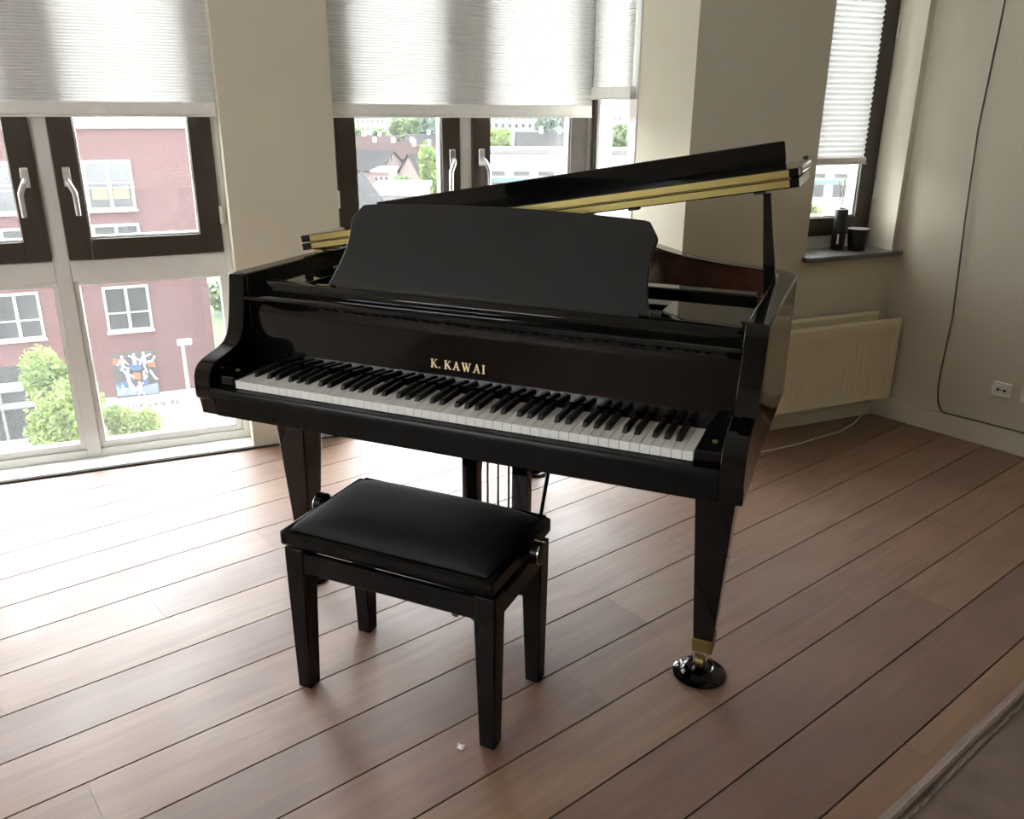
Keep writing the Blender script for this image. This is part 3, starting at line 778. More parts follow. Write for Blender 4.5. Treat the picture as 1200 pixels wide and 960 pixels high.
t_desk = math.atan2(.319 - .216, 1.160 - 1.000)
DV, DN = Vector((0, math.sin(t_desk), math.cos(t_desk))), Vector((0, math.cos(t_desk), -math.sin(t_desk)))
def WD(a, h, d): return Vector((XC, .216, .990)) + Vector((1, 0, 0)) * a + DV * h + DN * d
side = [(.447, 0), (.443, .012), (.432, .05), (.424, .09), (.421, .13), (.424, .165), (.429, .195), (.428, .202), (.404, .238), (.392, .2415)]
arch = [(.392 * (1 - 2 * i / 14), .2415 + .0135 * (1 - (1 - 2 * i / 14) ** 2)) for i in range(1, 14)]
poly = side + arch + [(-a, h) for a, h in reversed(side)]
dk = B(WD).prism(poly, 0, .018).build('music_desk', 'desk_black', pn, bevel=.002)
B(WD).box(-.42, .42, -.012, .0, .0, .006).build('desk_ledge', 'desk_black', dk)
for x in (-.3, .3): B().tube([WD(x, .15, .018), (XC + x, .44, .965)], .006).build('desk_stay', 'brass', dk)

# ---- inside of the case
B().prism(offset_open(outline, -.075)[2:-2], .865, .885).build('iron_plate', 'plate', pn)
st = 0
for i in range(46):
    x0 = .02 + i * (1.16 / 45); xe = x0 - .12 * (1 - i / 45)
    ye = 1.38 - max(0, (x0 - .30)) * .66 if x0 > .30 else 1.38
    B().tube([(x0, .50, .925), (xe * .9 + .05, max(.78, ye), .915)], .0009, 4).build('string', 'string', pn)
for i in range(44):
    x = .06 + i * .0262
    B().tube([(x, .40 + .03 * (i % 2), .90), (x, .40 + .03 * (i % 2), .945)], .0035, 6).build('tuning_pin', 'string', pn)
B().box(X(-AI) + .06, X(AI) - .06, .50, .56, .93, .955).build('damper_rail', 'black_satin', pn)

# ---- lid (hinged on the bass side, on the short stick) and folded front flap
LA = math.atan2(1.272 - 1.022, 1.33 + .115)
LX, LZ = X(-AO) - .004, 1.020
cA, sA = math.cos(LA), math.sin(LA)
def WLID(a, y, h): return Vector((LX + a * cA - h * sA, y, LZ + a * sA + h * cA))
lidw = 2 * AO + .024
lo = [(p[0] - LX, p[1]) for p in offset_open(outline, .008) if p[1] > .52]
lo = [(max(p[0], 0), p[1]) for p in lo]
lid_poly = [(0, .50)] + lo + [(lidw, .80), (lidw, .50)]
seen = []
for p in lid_poly:
    if not seen or (Vector(p) - Vector(seen[-1])).length > 2e-3: seen.append(p)
lid = B(WLID).prism(seen, 0, .021).build('lid', 'black_gloss', pn, bevel=.003)
flap = B(WLID).prism([(0, .50), (lidw, .50), (lidw, .875), (lidw - .01, .885), (.01, .885), (0, .875)], .0245, .0455).build('front_flap', 'black_gloss', pn, bevel=.003)
B(WLID).cbox(.066, lidw - .066, .863, .883, .0455, .1055, .003).build('flap_lip', 'black_gloss', flap)
br1 = B(WLID).box(.035, lidw - .022, .4985, .5002, .0030, .0195).build('hinge_strip', 'brass', lid)
br2 = B(WLID).box(.035, lidw - .022, .4985, .5002, .0262, .0430).build('hinge_strip', 'brass', flap)
B(WLID).tube([(.030, .4975, .0228), (lidw - .018, .4975, .0228)], .0022, 8).build('hinge_pin', 'brass', lid, smooth=True)
for (h, par) in ((.0085, lid), (.0375, flap)):
    for i in range(15):
        a = .06 + i * (lidw - .11) / 14
        B().lathe([(.0032, 0), (.0028, .0008), (0, .001)], WLID(a, .4985, h), 8, (0, -1, 0)).build('screw', 'brass', par)
for a in (.66, 1.05, 1.37): B(WLID).cbox(a, a + .028, .505, .53, -.006, 0, .001).build('rubber_buffer', 'gasket', lid)
for y in (.56, 1.15):
    hg = B().box(LX - .003, LX + .03, y, y + .10, 1.008, 1.014).build('lid_hinge', 'brass', pn)
    B().tube([(LX - .002, y, 1.016), (LX - .002, y + .10, 1.016)], .004, 8).build('hinge_barrel', 'brass', hg, smooth=True)
# short prop stick
p0, p1 = Vector((1.284, .650, .965)), WLID((1.246 - LX) / cA, .650, -.004)
d = (p1 - p0).normalized(); q = Vector((0, 0, 1)).cross(d); q = Vector((1, 0, 0)) - d * d.x; q.normalize(); e = d.cross(q)
b = B(); vs = []
for t, w, dd in ((0, .017, .010), (.12, .0165, .010), (.9, .010, .008), (.96, .010, .008)):
    c_ = p0.lerp(p1, t); vs += [c_ - q * w - e * dd, c_ + q * w - e * dd, c_ + q * w + e * dd, c_ - q * w + e * dd]
b.add([tuple(v) for v in vs], [(0, 3, 2, 1), (12, 13, 14, 15)] + [(k * 4 + i, k * 4 + (i + 1) % 4, k * 4 + 4 + (i + 1) % 4, k * 4 + 4 + i) for k in range(3) for i in range(4)])
pr = b.build('lid_prop', 'black_gloss', pn, bevel=.002)
B(WLID).cbox((1.246 - LX) / cA - .022, (1.246 - LX) / cA + .022, .632, .668, -.009, -.001, .003).build('prop_socket', 'black_gloss', pr)
B().cbox(1.262, 1.291, .637, .663, .955, .972, .002).build('prop_hinge', 'brass', pr)
B().lathe([(.004, 0), (.004, .014), (.009, .017), (.009, .020), (0, .021)], (X(AI) - .006, .185, .985), 14).build('lock_pin', 'black_satin', pn, smooth=True)

# ---- legs with casters
def leg(x, y):
    vs = []
    for z, w in ((.652, .056), (.640, .056), (.600, .053), (.118, .0265)):
        vs += [(x - w, y - w, z), (x + w, y - w, z), (x + w, y + w, z), (x - w, y + w, z)]
    b = B(); b.add(vs, [(3, 2, 1, 0), (12, 13, 14, 15)][::-1] + [(k * 4 + i, k * 4 + (i + 1) % 4, k * 4 + 4 + (i + 1) % 4, k * 4 + 4 + i) for k in range(3) for i in range(4)])
    lg_ = b.build('leg', 'black_gloss', pn, bevel=.004)
    b = B(); v2 = []
    for z, w in ((.118, .0285), (.078, .0265)): v2 += [(x - w, y - w, z), (x + w, y - w, z), (x + w, y + w, z), (x - w, y + w, z)]
    b.add(v2, [(0, 1, 2, 3), (4, 5, 6, 7)] + [(i, (i + 1) % 4, 4 + (i + 1) % 4, 4 + i) for i in range(4)]); b.build('ferrule', 'brass', lg_, bevel=.002)
    B().cbox(x - .022, x + .022, y - .022, y + .022, .070, .078, .002).tube([(x, y, .080), (x - .004, y - .004, .060)], .009, 10).cbox(x - .022, x - .016, y - .020, y + .006, .034, .072, .001).cbox(x + .010, x + .016, y - .020, y + .006, .034, .072, .001).build('caster_fork', 'chrome', lg_)
    B().lathe([(0, -.012), (.017, -.012), (.0195, -.009), (.0195, .009), (.017, .012), (0, .012)], (x - .003, y - .010, .0435), 24, (1, 0, 0)).build('caster_wheel', 'brass', lg_, smooth=True)
LEGX = .6355
for (x, y) in ((XC - LEGX, .285), (XC + LEGX, .285), (.335, 1.36)): leg(x, y)

# ---- pedal lyre
ly = B().cbox(.470, .745, .325, .400, .075, .135, .006).build('pedal_lyre', 'black_gloss', pn)
for x in (.5285, .6865): B().cbox(x - .0245, x + .0245, .335, .372, .130, .652, .003).build('lyre_post', 'black_gloss', ly)
B().cbox(.49, .725, .325, .385, .630, .652, .003).build('lyre_top', 'black_gloss', ly)
for x in (.574, .6075, .641): B().tube([(x, .365, .12), (x, .365, .66)], .0036, 8).build('pedal_rod', 'brass', ly, smooth=True)
for sx in (-1, 1): B().tube([(.6075 + sx * .095, .385, .10), (.6075 + sx * .125, .57, .69)], .006, 10).build('lyre_brace', 'black_satin', ly, smooth=True)
for x in (.545, .6075, .670):
    B().tube([(x, .36, .075), (x, .30, .072), (x, .25, .066), (x, .215, .058), (x, .195, .052)], [.006, .007, .010, .016, .012], 10).build('pedal', 'brass', ly, smooth=True)

# ---- caster cups
for nm, (x, y) in {'black polished caster cup under the treble front leg': (XC + LEGX, .285), 'black polished caster cup under the bass front leg': (XC - LEGX, .285), 'black polished caster cup under the tail leg': (.335, 1.36)}.items():
    c_ = B().lathe([(0, 0), (.068, 0), (.0715, .003), (.0715, .007), (.066, .010), (.052, .013), (.046, .020), (.041, .025), (.036, .026), (.032, .023), (0, .0235)], (x - .003, y - .010, 0), 40).build('caster_cup', 'black_gloss', smooth=True)
    tag(c_, nm, 'caster cup', 'caster cups under the piano')

# ================================================================== BENCH
BC, BA = Vector((.5695, -.0480, 0)), math.radians(-1.6)
def WB(a, b, c): return BC + Vector((math.cos(BA) * a - math.sin(BA) * b, math.sin(BA) * a + math.cos(BA) * b, c))
bn = thing('piano_bench', BC, 'black adjustable piano bench with padded seat and square legs', 'bench')
hx, hy = .2655, .136
for sx in (-1, 1):
    for sy in (-1, 1):
        b = B(WB); vs = []
        for z, wi, wo in ((.418, .030, .025), (.355, .030, .025), (.0, .019, .022)):
            x_in, x_out, y_in, y_out = sx * (hx - wi), sx * (hx + wo), sy * (hy - wi), sy * (hy + wo)
            vs += [(x_in, y_in, z), (x_out, y_in, z), (x_out, y_out, z), (x_in, y_out, z)]
        b.add(vs, [(0, 1, 2, 3), (8, 9, 10, 11)] + [(k * 4 + i, k * 4 + (i + 1) % 4, k * 4 + 4 + (i + 1) % 4, k * 4 + 4 + i) for k in range(2) for i in range(4)])
        b.build('leg', 'black_satin', bn, bevel=.004)
for sy in (-1, 1): B(WB).cbox(-hx + .028, hx - .028, sy * (hy + .012) - .010, sy * (hy + .012) + .010, .352, .408, .003).build('apron', 'black_satin', bn)
for sx in (-1, 1): B(WB).cbox(sx * (hx + .012) - .010, sx * (hx + .012) + .010, -hy + .028, hy - .028, .352, .408, .003).build('apron', 'black_satin', bn)
fw, fd = .290, .174
fr = ring(B(lambda a, c, b: WB(a, b, c)), -fw, fw, .4300, .469, -fd, fd, .022, .022, .022, .022).build('seat_frame', 'black_satin', bn, bevel=.006)
B(WB).box(-fw + .02, fw - .02, -fd + .02, fd - .02, .432, .440).build('seat_board', 'black_satin', bn)
# padded cushion
vs, fs = [], []
nx_, ny_ = 28, 18; pw, pd_ = fw - .016, fd - .016
for j in range(ny_ + 1):
    for i in range(nx_ + 1):
        u_, v_ = 2 * i / nx_ - 1, 2 * j / ny_ - 1
        uu, vv = math.copysign(1 - (1 - abs(u_)) ** 1.5, u_), math.copysign(1 - (1 - abs(v_)) ** 1.5, v_)
        r_ = max(0, (1 - abs(uu) ** 5)) ** .42 * max(0, (1 - abs(vv) ** 5)) ** .42
        vs.append((uu * pw, vv * pd_, .462 + .041 * r_ + .006 * (1 - uu * uu) * (1 - vv * vv)))
fs = [(j * (nx_ + 1) + i, j * (nx_ + 1) + i + 1, (j + 1) * (nx_ + 1) + i + 1, (j + 1) * (nx_ + 1) + i) for j in range(ny_) for i in range(nx_)]
b = B(WB); b.add(vs, fs); b.build('seat_pad', 'velvet', bn, smooth=True)
# scissor lift and side knobs
for sy in (-1, 1): B(WB).tube([(-.22, sy * .08, .40), (.0, sy * .08, .43), (.22, sy * .08, .40)], .006, 6).build('lift_link', 'black_satin', bn)
for sx in (-1, 1):
    B().tube([WB(sx * .24, .030, .448), WB(sx * .305, .030, .448)], .007, 10).build('spindle', 'chrome', bn)
    kn = B().lathe([(.0, .0), (.013, 0), (.015, .004), (.024, .006), (.0285, .010), (.0285, .030), (.025, .034), (0, .035)], WB(sx * .292, .030, .448), 24, (sx * math.cos(BA), sx * math.sin(BA), 0)).build('knob', 'black_satin', bn, smooth=True)
    B().lathe([(.0275, .0318), (.0285, .0318), (.0292, .0310), (.0292, .0290)], WB(sx * .292, .030, .448), 24, (sx * math.cos(BA), sx * math.sin(BA), 0)).build('ring', 'chrome', kn, smooth=True)

# ================================================================== LEATHER SOFA (corner of its armrest in view)
SO = Vector((1.640, -.716, 0)) - PN * .018
def WSO(a, b, c): return SO + PD * a + PN * b + Zv * c       # a along the armrest, b across, away from the piano
sf = thing('leather_sofa', SO, 'brown leather sofa with piped seams on its armrest', 'sofa')
arm = B(WSO); 
prof = [(.0, .06), (.0, .555), (.006, .578), (.022, .592), (.050, .596), (.105, .592), (.135, .594), (.155, .590), (.168, .575), (.172, .55), (.172, .06)]
vs = []; L0, L1 = -.95, .62
stp = [L0, L0 + .02] + [L0 + .05 + i * .06 for i in range(25)] + [L1 - .02, L1]
for i, a in enumerate(stp):
    k = .02 if i in (0, len(stp) - 1) else 0
    for j, (bb_, z) in enumerate(prof): vs.append((a, bb_ + (k if bb_ < .08 else -k), z - k + .0025 * math.sin(a * 23 + j) * (1 if .5 < z else 0)))
n = len(prof)
arm.add(vs, [(i * n + j, i * n + j + 1, (i + 1) * n + j + 1, (i + 1) * n + j) for i in range(len(stp) - 1) for j in range(n - 1)] + [tuple(range(n)), tuple(reversed(range((len(stp) - 1) * n, len(stp) * n)))])
arm = arm.build('armrest', 'leather', sf, smooth=True)
for bb_, zz in ((.024, .5935), (.150, .5935)):
    B(WSO).tube([(a, bb_, zz + .0015 * math.sin(a * 31)) for a in stp[1:-1]], .0055, 8).build('piping', 'seam', arm, smooth=True)
    sg = .013 if bb_ < .1 else -.013
    stt = B(WSO)
    for i in range(int((L1 - L0 - .06) / .010)):
        a = L0 + .03 + i * .010; stt.cbox(a, a + .0065, bb_ + sg - .0012, bb_ + sg + .0012, zz + .002, zz + .0052, .0005)
    st_ = stt.build('stitching', 'thread', arm); st_['kind'] = 'stuff'
B(WSO).cbox(-.90, .60, .18, 1.55, .06, .26, .02).build('base', 'leather', sf)
for k in range(2): B(WSO).cbox(-.70, .60, .185 + k * .68, .86 + k * .68, .26, .43, .045).build('seat_cushion', 'leather', sf, smooth=True)
B(WSO).cbox(-.95, -.70, .18, 1.55, .06, .80, .05).build('backrest', 'leather', sf, smooth=True)
B(WSO).cbox(-.95, .62, 1.56, 1.74, .06, .59, .03).build('armrest', 'leather', sf, smooth=True)
for a in (-.88, .5):
    for bb_ in (.06, 1.62): B(WSO).cbox(a, a + .05, bb_, bb_ + .05, 0, .06, .004).build('foot', 'black_satin', sf)

# ---- small things on the floor
ps = B(lambda a, b, c: Vector((.7735, -.234, 0)) + Vector((a, b, c)))
ps.add([(-.008, -.006, 0.0005), (.007, -.008, .0005), (.010, .006, .006), (-.004, .008, .002), (.001, 0, .008), (-.010, .004, .009)], [(0, 1, 4), (1, 2, 4), (2, 3, 4), (3, 0, 4), (3, 5, 0)])
tag(ps.build('paper_scrap', 'paper'), 'tiny white scrap of paper on the floor boards', 'paper scrap')
rg_o = Vector((-.57, -2.27, 0)); ra = math.radians(-13.5)
def WRG(a, b, c): return rg_o + Vector((math.cos(ra) * a - math.sin(ra) * b, math.sin(ra) * a + math.cos(ra) * b, c))
mt = thing('floor_mat', rg_o, 'small beige ribbed floor mat away from the piano', 'mat')
B(WRG).cbox(-.35, .35, -.26, .26, 0, .007, .003).build('backing', 'rug', mt)
for i in range(17): B(WRG).cbox(-.34 + i * .0405, -.34 + i * .0405 + .030, -.25, .25, .007, .011, .0015).build('rib', 'rug', mt)

# ================================================================== OUTDOORS
GZ = -14.15
gd = B().prism([(-400, -60), (300, -60), (300, 500), (-400, 500)], GZ - .5, GZ).build('ground', 'street'); tag(gd, 'pale paved street and yards far below the windows', 'ground', kind='structure')

# ---- pink brick building across the street
K, PO = 3.0, 2.265 - 14.265 * 3.0
def ks(s): return -.169 + (s + .169) * K
def kz(z): return 1.454 + (z - 1.454) * K
pb = thing('pink_building', WF(ks(-1), PO, GZ), 'pink painted brick building with white windows across the street', 'building')
S0b, S1b = ks(-6.5), ks(.64)
B(WF).box(S0b, S1b, PO - 14, PO, kz(-3.0), kz(1.085)).build('wall', 'pink_brick', pb)
B(WF).box(S0b, S1b + .1, PO - 14, PO + .12, kz(1.085), kz(1.20)).build('parapet', 'concrete', pb)
B(WF).box(S0b, S1b, PO - 14, PO + .05, GZ, kz(-3.0)).build('plinth', 'white_render', pb)
B(WF).box(S0b + 2, S1b - 4, PO - 10, PO - 5, kz(1.2), kz(1.2) + 1.4).build('roof_housing', 'white_render', pb)
for k_ in range(14): B(WF).tube([(S1b - .4 - k_ * 1.1, PO - .6, kz(1.2)), (S1b - .4 - k_ * 1.1, PO - .6, kz(1.2) + .9)], .03, 6).build('rail_post', 'steel_white', pb)
B(WF).tube([(S1b - .4, PO - .6, kz(1.2) + .9), (S1b - 15, PO - .6, kz(1.2) + .9)], .03, 6).build('roof_rail', 'steel_white', pb)
def far_window(T, a0, a1, z0, z1, o, parent, rails=True, w=.11, chairs=False):
    f_ = ring(B(T), a0, a1, o - .05, o + .10, z0, z1, w, w, w, w); am = (a0 + a1) / 2
    f_.box(am - w * .6, am + w * .6, o - .05, o + .08, z0 + w, z1 - w); f_.box(a0 - .06, a1 + .06, o - .02, o + .18, z0 - .09, z0)
    wi = f_.build('window', 'far_frame', parent)
    for (x0, x1) in ((a0 + w, am - w * .6), (am + w * .6, a1 - w)): B(T).box(x0, x1, o - .02, o + .02, z0 + w, z1 - w).build('pane', 'far_pane', wi)
    if rails:
        zr = z0 + (z1 - z0) * .44
        for dz in (0, .22): B(T).box(a0 - .05, a1 + .05, o + .14, o + .18, zr + dz, zr + dz + .06).build('rail', 'far_frame', wi)
    else:
        B(T).box(a0, a1, o + .08, o + .13, z0 + (z1 - z0) * .40, z0 + (z1 - z0) * .40 + .07).build('rail', 'far_frame', wi)
    if chairs:
        for x in (a0 + .55, a1 - .55): B(T).cbox(x - .32, x + .32, o + .021, o + .06, z0 + w + .35, z0 + w + .8, .015).build('chair_back', 'yellow', wi)
for ci, s0 in enumerate((-.90, -2.42, -3.94, -5.46)):
    for ri, (zt, zb) in enumerate(((.646, -.072), (-.28, -1.0), (-1.222, -1.935))):
        far_window(WF, ks(s0), ks(s0 + .655), kz(zb), kz(zt), PO, pb, rails=(ri < 2), chairs=(ci == 0 and ri == 0))
# shop front at street level
sh = B(WF).box(ks(-3.4), ks(-1.98), PO - .02, PO + .06, kz(-3.5), kz(-2.33)).build('shop_window', 'far_pane', pb)
B(WF).box(ks(-3.4), ks(-1.98), PO + .06, PO + .3, kz(-2.98), kz(-2.90)).build('shelf', 'concrete', sh)
B(WF).box(ks(-2.9), ks(-2.2), PO + .06, PO + .14, kz(-2.72), kz(-2.58)).build('display', 'white_render', sh)
for s_ in (-3.0, -2.55, -2.1): B(WF).box(ks(s_), ks(s_) + .12, PO + .06, PO + .14, kz(-3.5), kz(-2.33)).build('mullion', 'concrete', sh)
# mural panel
m0, m1, mz0, mz1 = ks(-.93), ks(-.285), kz(-3.02), kz(-2.285)
mu = B(WF).box(m0, m1, PO + .001, PO + .06, mz0, mz1).build('mural_panel', 'mural_bg', pb); mu['label'] = 'dark mural panel of dancing white figures'
mw, mh = m1 - m0, mz1 - mz0
def shape(polys, name, m, lay):
    for p in polys:
        b = B(WF); b.prism([(m0 + x * mw, mz0 + y * mh) for x, y in p], PO + .06, PO + .06 + .012 * lay, 1); b.build(name, m, mu)
shape([[(.02, .05), (.98, .02), (.98, .26), (.55, .20), (.03, .30)]], 'wave', 'mural_pale', 1)
shape([[(.12, .70), (.22, .58), (.30, .66), (.22, .74)], [(.38, .70), (.45, .60), (.66, .60), (.66, .74), (.52, .80), (.42, .78)], [(.64, .28), (.70, .22), (.78, .30), (.74, .50), (.66, .48)], [(.05, .28), (.12, .20), (.30, .22), (.28, .34), (.10, .36)]], 'blue_shape', 'mural_blue', 2)
shape([[(.02, .78), (.18, .72), (.22, .86), (.04, .90)], [(.44, .40), (.60, .37), (.62, .52), (.46, .55)], [(.80, .66), (.98, .62), (.98, .74), (.82, .78)]], 'orange_shape', 'mural_orange', 3)
def figure(x, y, s, limbs):
    shape([[(x + .035 * s * math.cos(a * PI / 4), y + .30 * s + .035 * s * math.sin(a * PI / 4)) for a in range(8)]], 'head', 'mural_white', 4)
    shape([[(x - .045 * s, y + .25 * s), (x - .035 * s, y + .08 * s), (x + .035 * s, y + .08 * s), (x + .045 * s, y + .25 * s)]], 'torso', 'mural_white', 4)
    for (p, q) in limbs: shape([stroke((x + p[0] * s, y + p[1] * s), (x + q[0] * s, y + q[1] * s), .030 * s)], 'limb', 'mural_white', 5)
figure(.25, .62, 1.0, [((-.03, .24), (-.12, .12)), ((.03, .24), (.12, .12)), ((-.02, .09), (.14, .02)), ((.02, .09), (-.08, .0))])
figure(.52, .64, 1.0, [((-.03, .24), (-.12, .30)), ((.03, .24), (.13, .16))])
figure(.74, .62, 1.1, [((-.03, .24), (-.10, .08)), ((.03, .24), (.16, .28)), ((-.02, .09), (.03, -.10)), ((.02, .12), (.18, .14)), ((.17, .14), (.24, .24))])
figure(.33, .26, 1.1, [((-.03, .24), (-.11, .36)), ((.03, .24), (.12, .16)), ((-.02, .09), (.06, -.14)), ((.02, .09), (.12, -.12))])
figure(.56, .02, .95, [((-.03, .24), (-.10, .12)), ((.03, .24), (.10, .30)), ((-.02, .09), (-.06, .0)), ((.02, .09), (.09, .0))])
figure(.70, .30, .8, [((.03, .24), (.08, .14))])
figure(.17, .06, .7, [((.03, .24), (.12, .18))])
shape([[(.82, .56), (.86, .58), (.95, .40), (1.0, .36), (1.0, .33), (.92, .36)]], 'limb', 'mural_white', 4)
# shop name board under the mural
sgn = B(WF).box(m0 + .05, m1 + .05, PO + .051, PO + .10, mz0 - .80, mz0 - .12).build('name_board', 'white_render', pb); sgn['label'] = 'white name board under the mural'
def word(txt, s, z, size, parent, m):
    cu_ = bpy.data.curves.new('lettering', 'FONT'); cu_.body = txt; cu_.size = size; cu_.extrude = .01; cu_.space_character = 1.35
    tmp = bpy.data.objects.new('lettering', cu_); COL.objects.link(tmp)
    me = bpy.data.meshes.new_from_object(tmp.evaluated_get(bpy.context.evaluated_depsgraph_get()))
    bpy.data.objects.remove(tmp)
    org = parent_origin(parent)
    for v in me.vertices: v.co = WF(s + v.co.x, PO + .112 + v.co.z, z + v.co.y) - org
    me.materials.clear(); me.materials.append(M_[m])
    o = bpy.data.objects.new('lettering', me); COL.objects.link(o); o.parent = parent
word('THE VAN BE', m0 + .35, mz0 - .60, .34, sgn, 'sign_text')

# ---- street lamp
lx, lz = facade_at(214, 404, -36.5)
lp = thing('street_lamp', WF(lx, -36.5, GZ), 'white street lamp standing before the pink building', 'street lamp')
B(WF).tube([(lx, -36.5, GZ), (lx, -36.5, lz)], [.10, .07], 8).build('pole', 'steel_white', lp, smooth=True)
B(WF).cbox(lx - .22, lx + .40, -36.7, -36.3, lz, lz + .22, .04).build('head', 'steel_white', lp)

# ---- trees
def tree(name, T, x, d, zc, rx, ry, rz, leaves, size, m, label, base=None, blobs=9, seed=1, cat='tree', group=None):
    """round leafy crown at T(x, d, zc) on a trunk"""
    base = GZ if base is None else base
    rr = random.Random(seed)
    root = thing(name, T(x, d, base), label, cat, group)
    B(T).tube([(x, d, base), (x + .05 * rx, d, (base + zc) / 2), (x, d, zc)], [max(.05 * rx, .06), max(.04 * rx, .05), .02], 7).build('trunk', 'bark', root, smooth=True)
    cs = [(0, 0, 0, .72)] + [(rr.uniform(-.62, .62), rr.uniform(-.62, .62), rr.uniform(-.62, .62), rr.uniform(.34, .50)) for _ in range(blobs)]
    for i in range(4):
        c_ = cs[1 + i]; B(T).tube([(x, d, zc - rz * .7), (x + c_[0] * rx * .5, d + c_[1] * ry * .5, zc + c_[2] * rz * .3), (x + c_[0] * rx, d + c_[1] * ry, zc + c_[2] * rz)], [.025 * rx, .015 * rx, .006 * rx], 5).build('branch', 'bark', root)
    vs, fs = [], []
    for _ in range(leaves):
        c_ = rr.choice(cs); v = Vector((rr.gauss(0, 1), rr.gauss(0, 1), rr.gauss(0, 1))).normalized() * c_[3] * (rr.random() ** .35)
        p = Vector(T(x + (c_[0] + v.x) * rx, d + (c_[1] + v.y) * ry, zc + (c_[2] + v.z) * rz))
        n_ = Vector((rr.gauss(0, 1), rr.gauss(0, 1), rr.gauss(0, 1) + .8)).normalized(); a = n_.orthogonal().normalized(); a.rotate(Matrix.Rotation(rr.random() * 6.28, 3, n_)); b_ = n_.cross(a)
        s_ = size * rr.uniform(.6, 1.3); o = len(vs)
        vs += [p - a * s_, p - b_ * s_ * .5 + n_ * s_ * .15, p + a * s_, p + b_ * s_ * .5 + n_ * s_ * .15]; fs += [(o, o + 1, o + 2), (o, o + 2, o + 3)]
    b = B(); b.v, b.f = vs, fs
    org = parent_origin(root); me = bpy.data.meshes.new('crown'); me.from_pydata([tuple(p - org) for p in b.v], [], b.f); me.materials.append(M_[m])
    o = bpy.data.objects.new('crown', me); COL.objects.link(o); o.parent = root; o['kind'] = 'stuff'
    return root
def tree_px(px0, px1, py0, py1, off, seed, leaves, size, m, label, **kw):
    xa, za = facade_at(px0, (py0 + py1) / 2, off); xb, _ = facade_at(px1, (py0 + py1) / 2, off)
    _, zt = facade_at((px0 + px1) / 2, py0, off); _, zb = facade_at((px0 + px1) / 2, py1, off)
    tree('leafy_tree', WF, (xa + xb) / 2, off, (zt + zb) / 2, (xb - xa) / 2, (xb - xa) / 2, (zt - zb) / 2, leaves, size, m, label, seed=seed, **kw)
tree_px(8, 142, 408, 575, -27, 3, 9000, .10, 'leaf_bright', 'bright green leafy street tree before the shop front', group='street trees')
tree_px(122, 208, 462, 555, -29, 9, 5000, .095, 'leaf_bright', 'low light green street tree below the mural panel', group='street trees')
def far_tree(px0, px1, py0, py1, d, seed, leaves, size, m, label, cat='tree'):
    xa, _ = far(px0, (py0 + py1) / 2, d); xb, _ = far(px1, (py0 + py1) / 2, d); _, zt = far((px0 + px1) / 2, py0, d); _, zb = far((px0 + px1) / 2, py1, d)
    tree('leafy_tree', WV, (xa + xb) / 2, d, (zt + zb) / 2, (xb - xa) / 2, (xb - xa) / 2, (zt - zb) / 2, leaves, size, m, label, seed=seed, cat=cat)
far_tree(489, 524, 170, 262, 74, 21, 2600, .30, 'leaf_bright', 'light green tree beside the house gables')
far_tree(455, 478, 139, 168, 210, 22, 900, .9, 'leaf_mid', 'rounded tree beyond the terrace roofs next to the cream building')
far_tree(474, 492, 136, 164, 215, 23, 800, .9, 'leaf_mid', 'pale tree in the gap beyond the terrace roofs')
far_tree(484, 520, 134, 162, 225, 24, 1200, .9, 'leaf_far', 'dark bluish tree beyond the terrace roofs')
far_tree(566, 604, 148, 186, 130, 25, 1600, .5, 'leaf_bright', 'bright yellow green tree behind the white flat building')
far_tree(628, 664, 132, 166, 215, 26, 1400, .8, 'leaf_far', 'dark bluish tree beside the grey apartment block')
far_tree(708, 756, 146, 182, 130, 27, 1600, .5, 'leaf_mid', 'mid green tree behind the white flat building by the bay side')
far_tree(410, 428, 148, 164, 190, 28, 500, .7, 'leaf_mid', 'small tree before the cream building')
far_tree(434, 452, 150, 164, 190, 29, 500, .7, 'leaf_mid', 'small tree close to the tree gap before the cream building')
far_tree(452, 484, 208, 226, 72, 30, 900, .26, 'leaf_mid', 'dark green shrub on the flat roof yard', cat='shrub')
far_tree(944, 968, 238, 262, 60, 31, 500, .2, 'leaf_bright', 'light green shrub before the white flat building', cat='shrub')

# ---- lawn, verge and path beside the pink building
ls, _ = facade_at(240, 360, -60)
for nm, a0, a1, b0, b1, m, lab, cat in (('lawn', ls - 2, ls + 16, -75, -52, 'grass', 'strip of green lawn beside the pink building', 'lawn'), ('verge', ls - 2, ls + 16, -130, -84, 'grass', 'green verge beyond the pale road', 'verge')):
    tag(B(WF).box(a0, a1, b0, b1, GZ, GZ + .05).build(nm, m), lab, cat, kind='structure')
for k_, (o_, w_, lab) in enumerate(((-66, 5, 'clipped hedge on the lawn beside the pink building'), (-92, 9, 'taller hedge on the verge beyond the pale road'))):
    tree('hedge', WF, ls + 5, o_, GZ + 1.2 + k_, 7, 2.2, 1.6 + k_, 1500, .35, 'leaf_mid', lab, seed=40 + k_, cat='hedge')

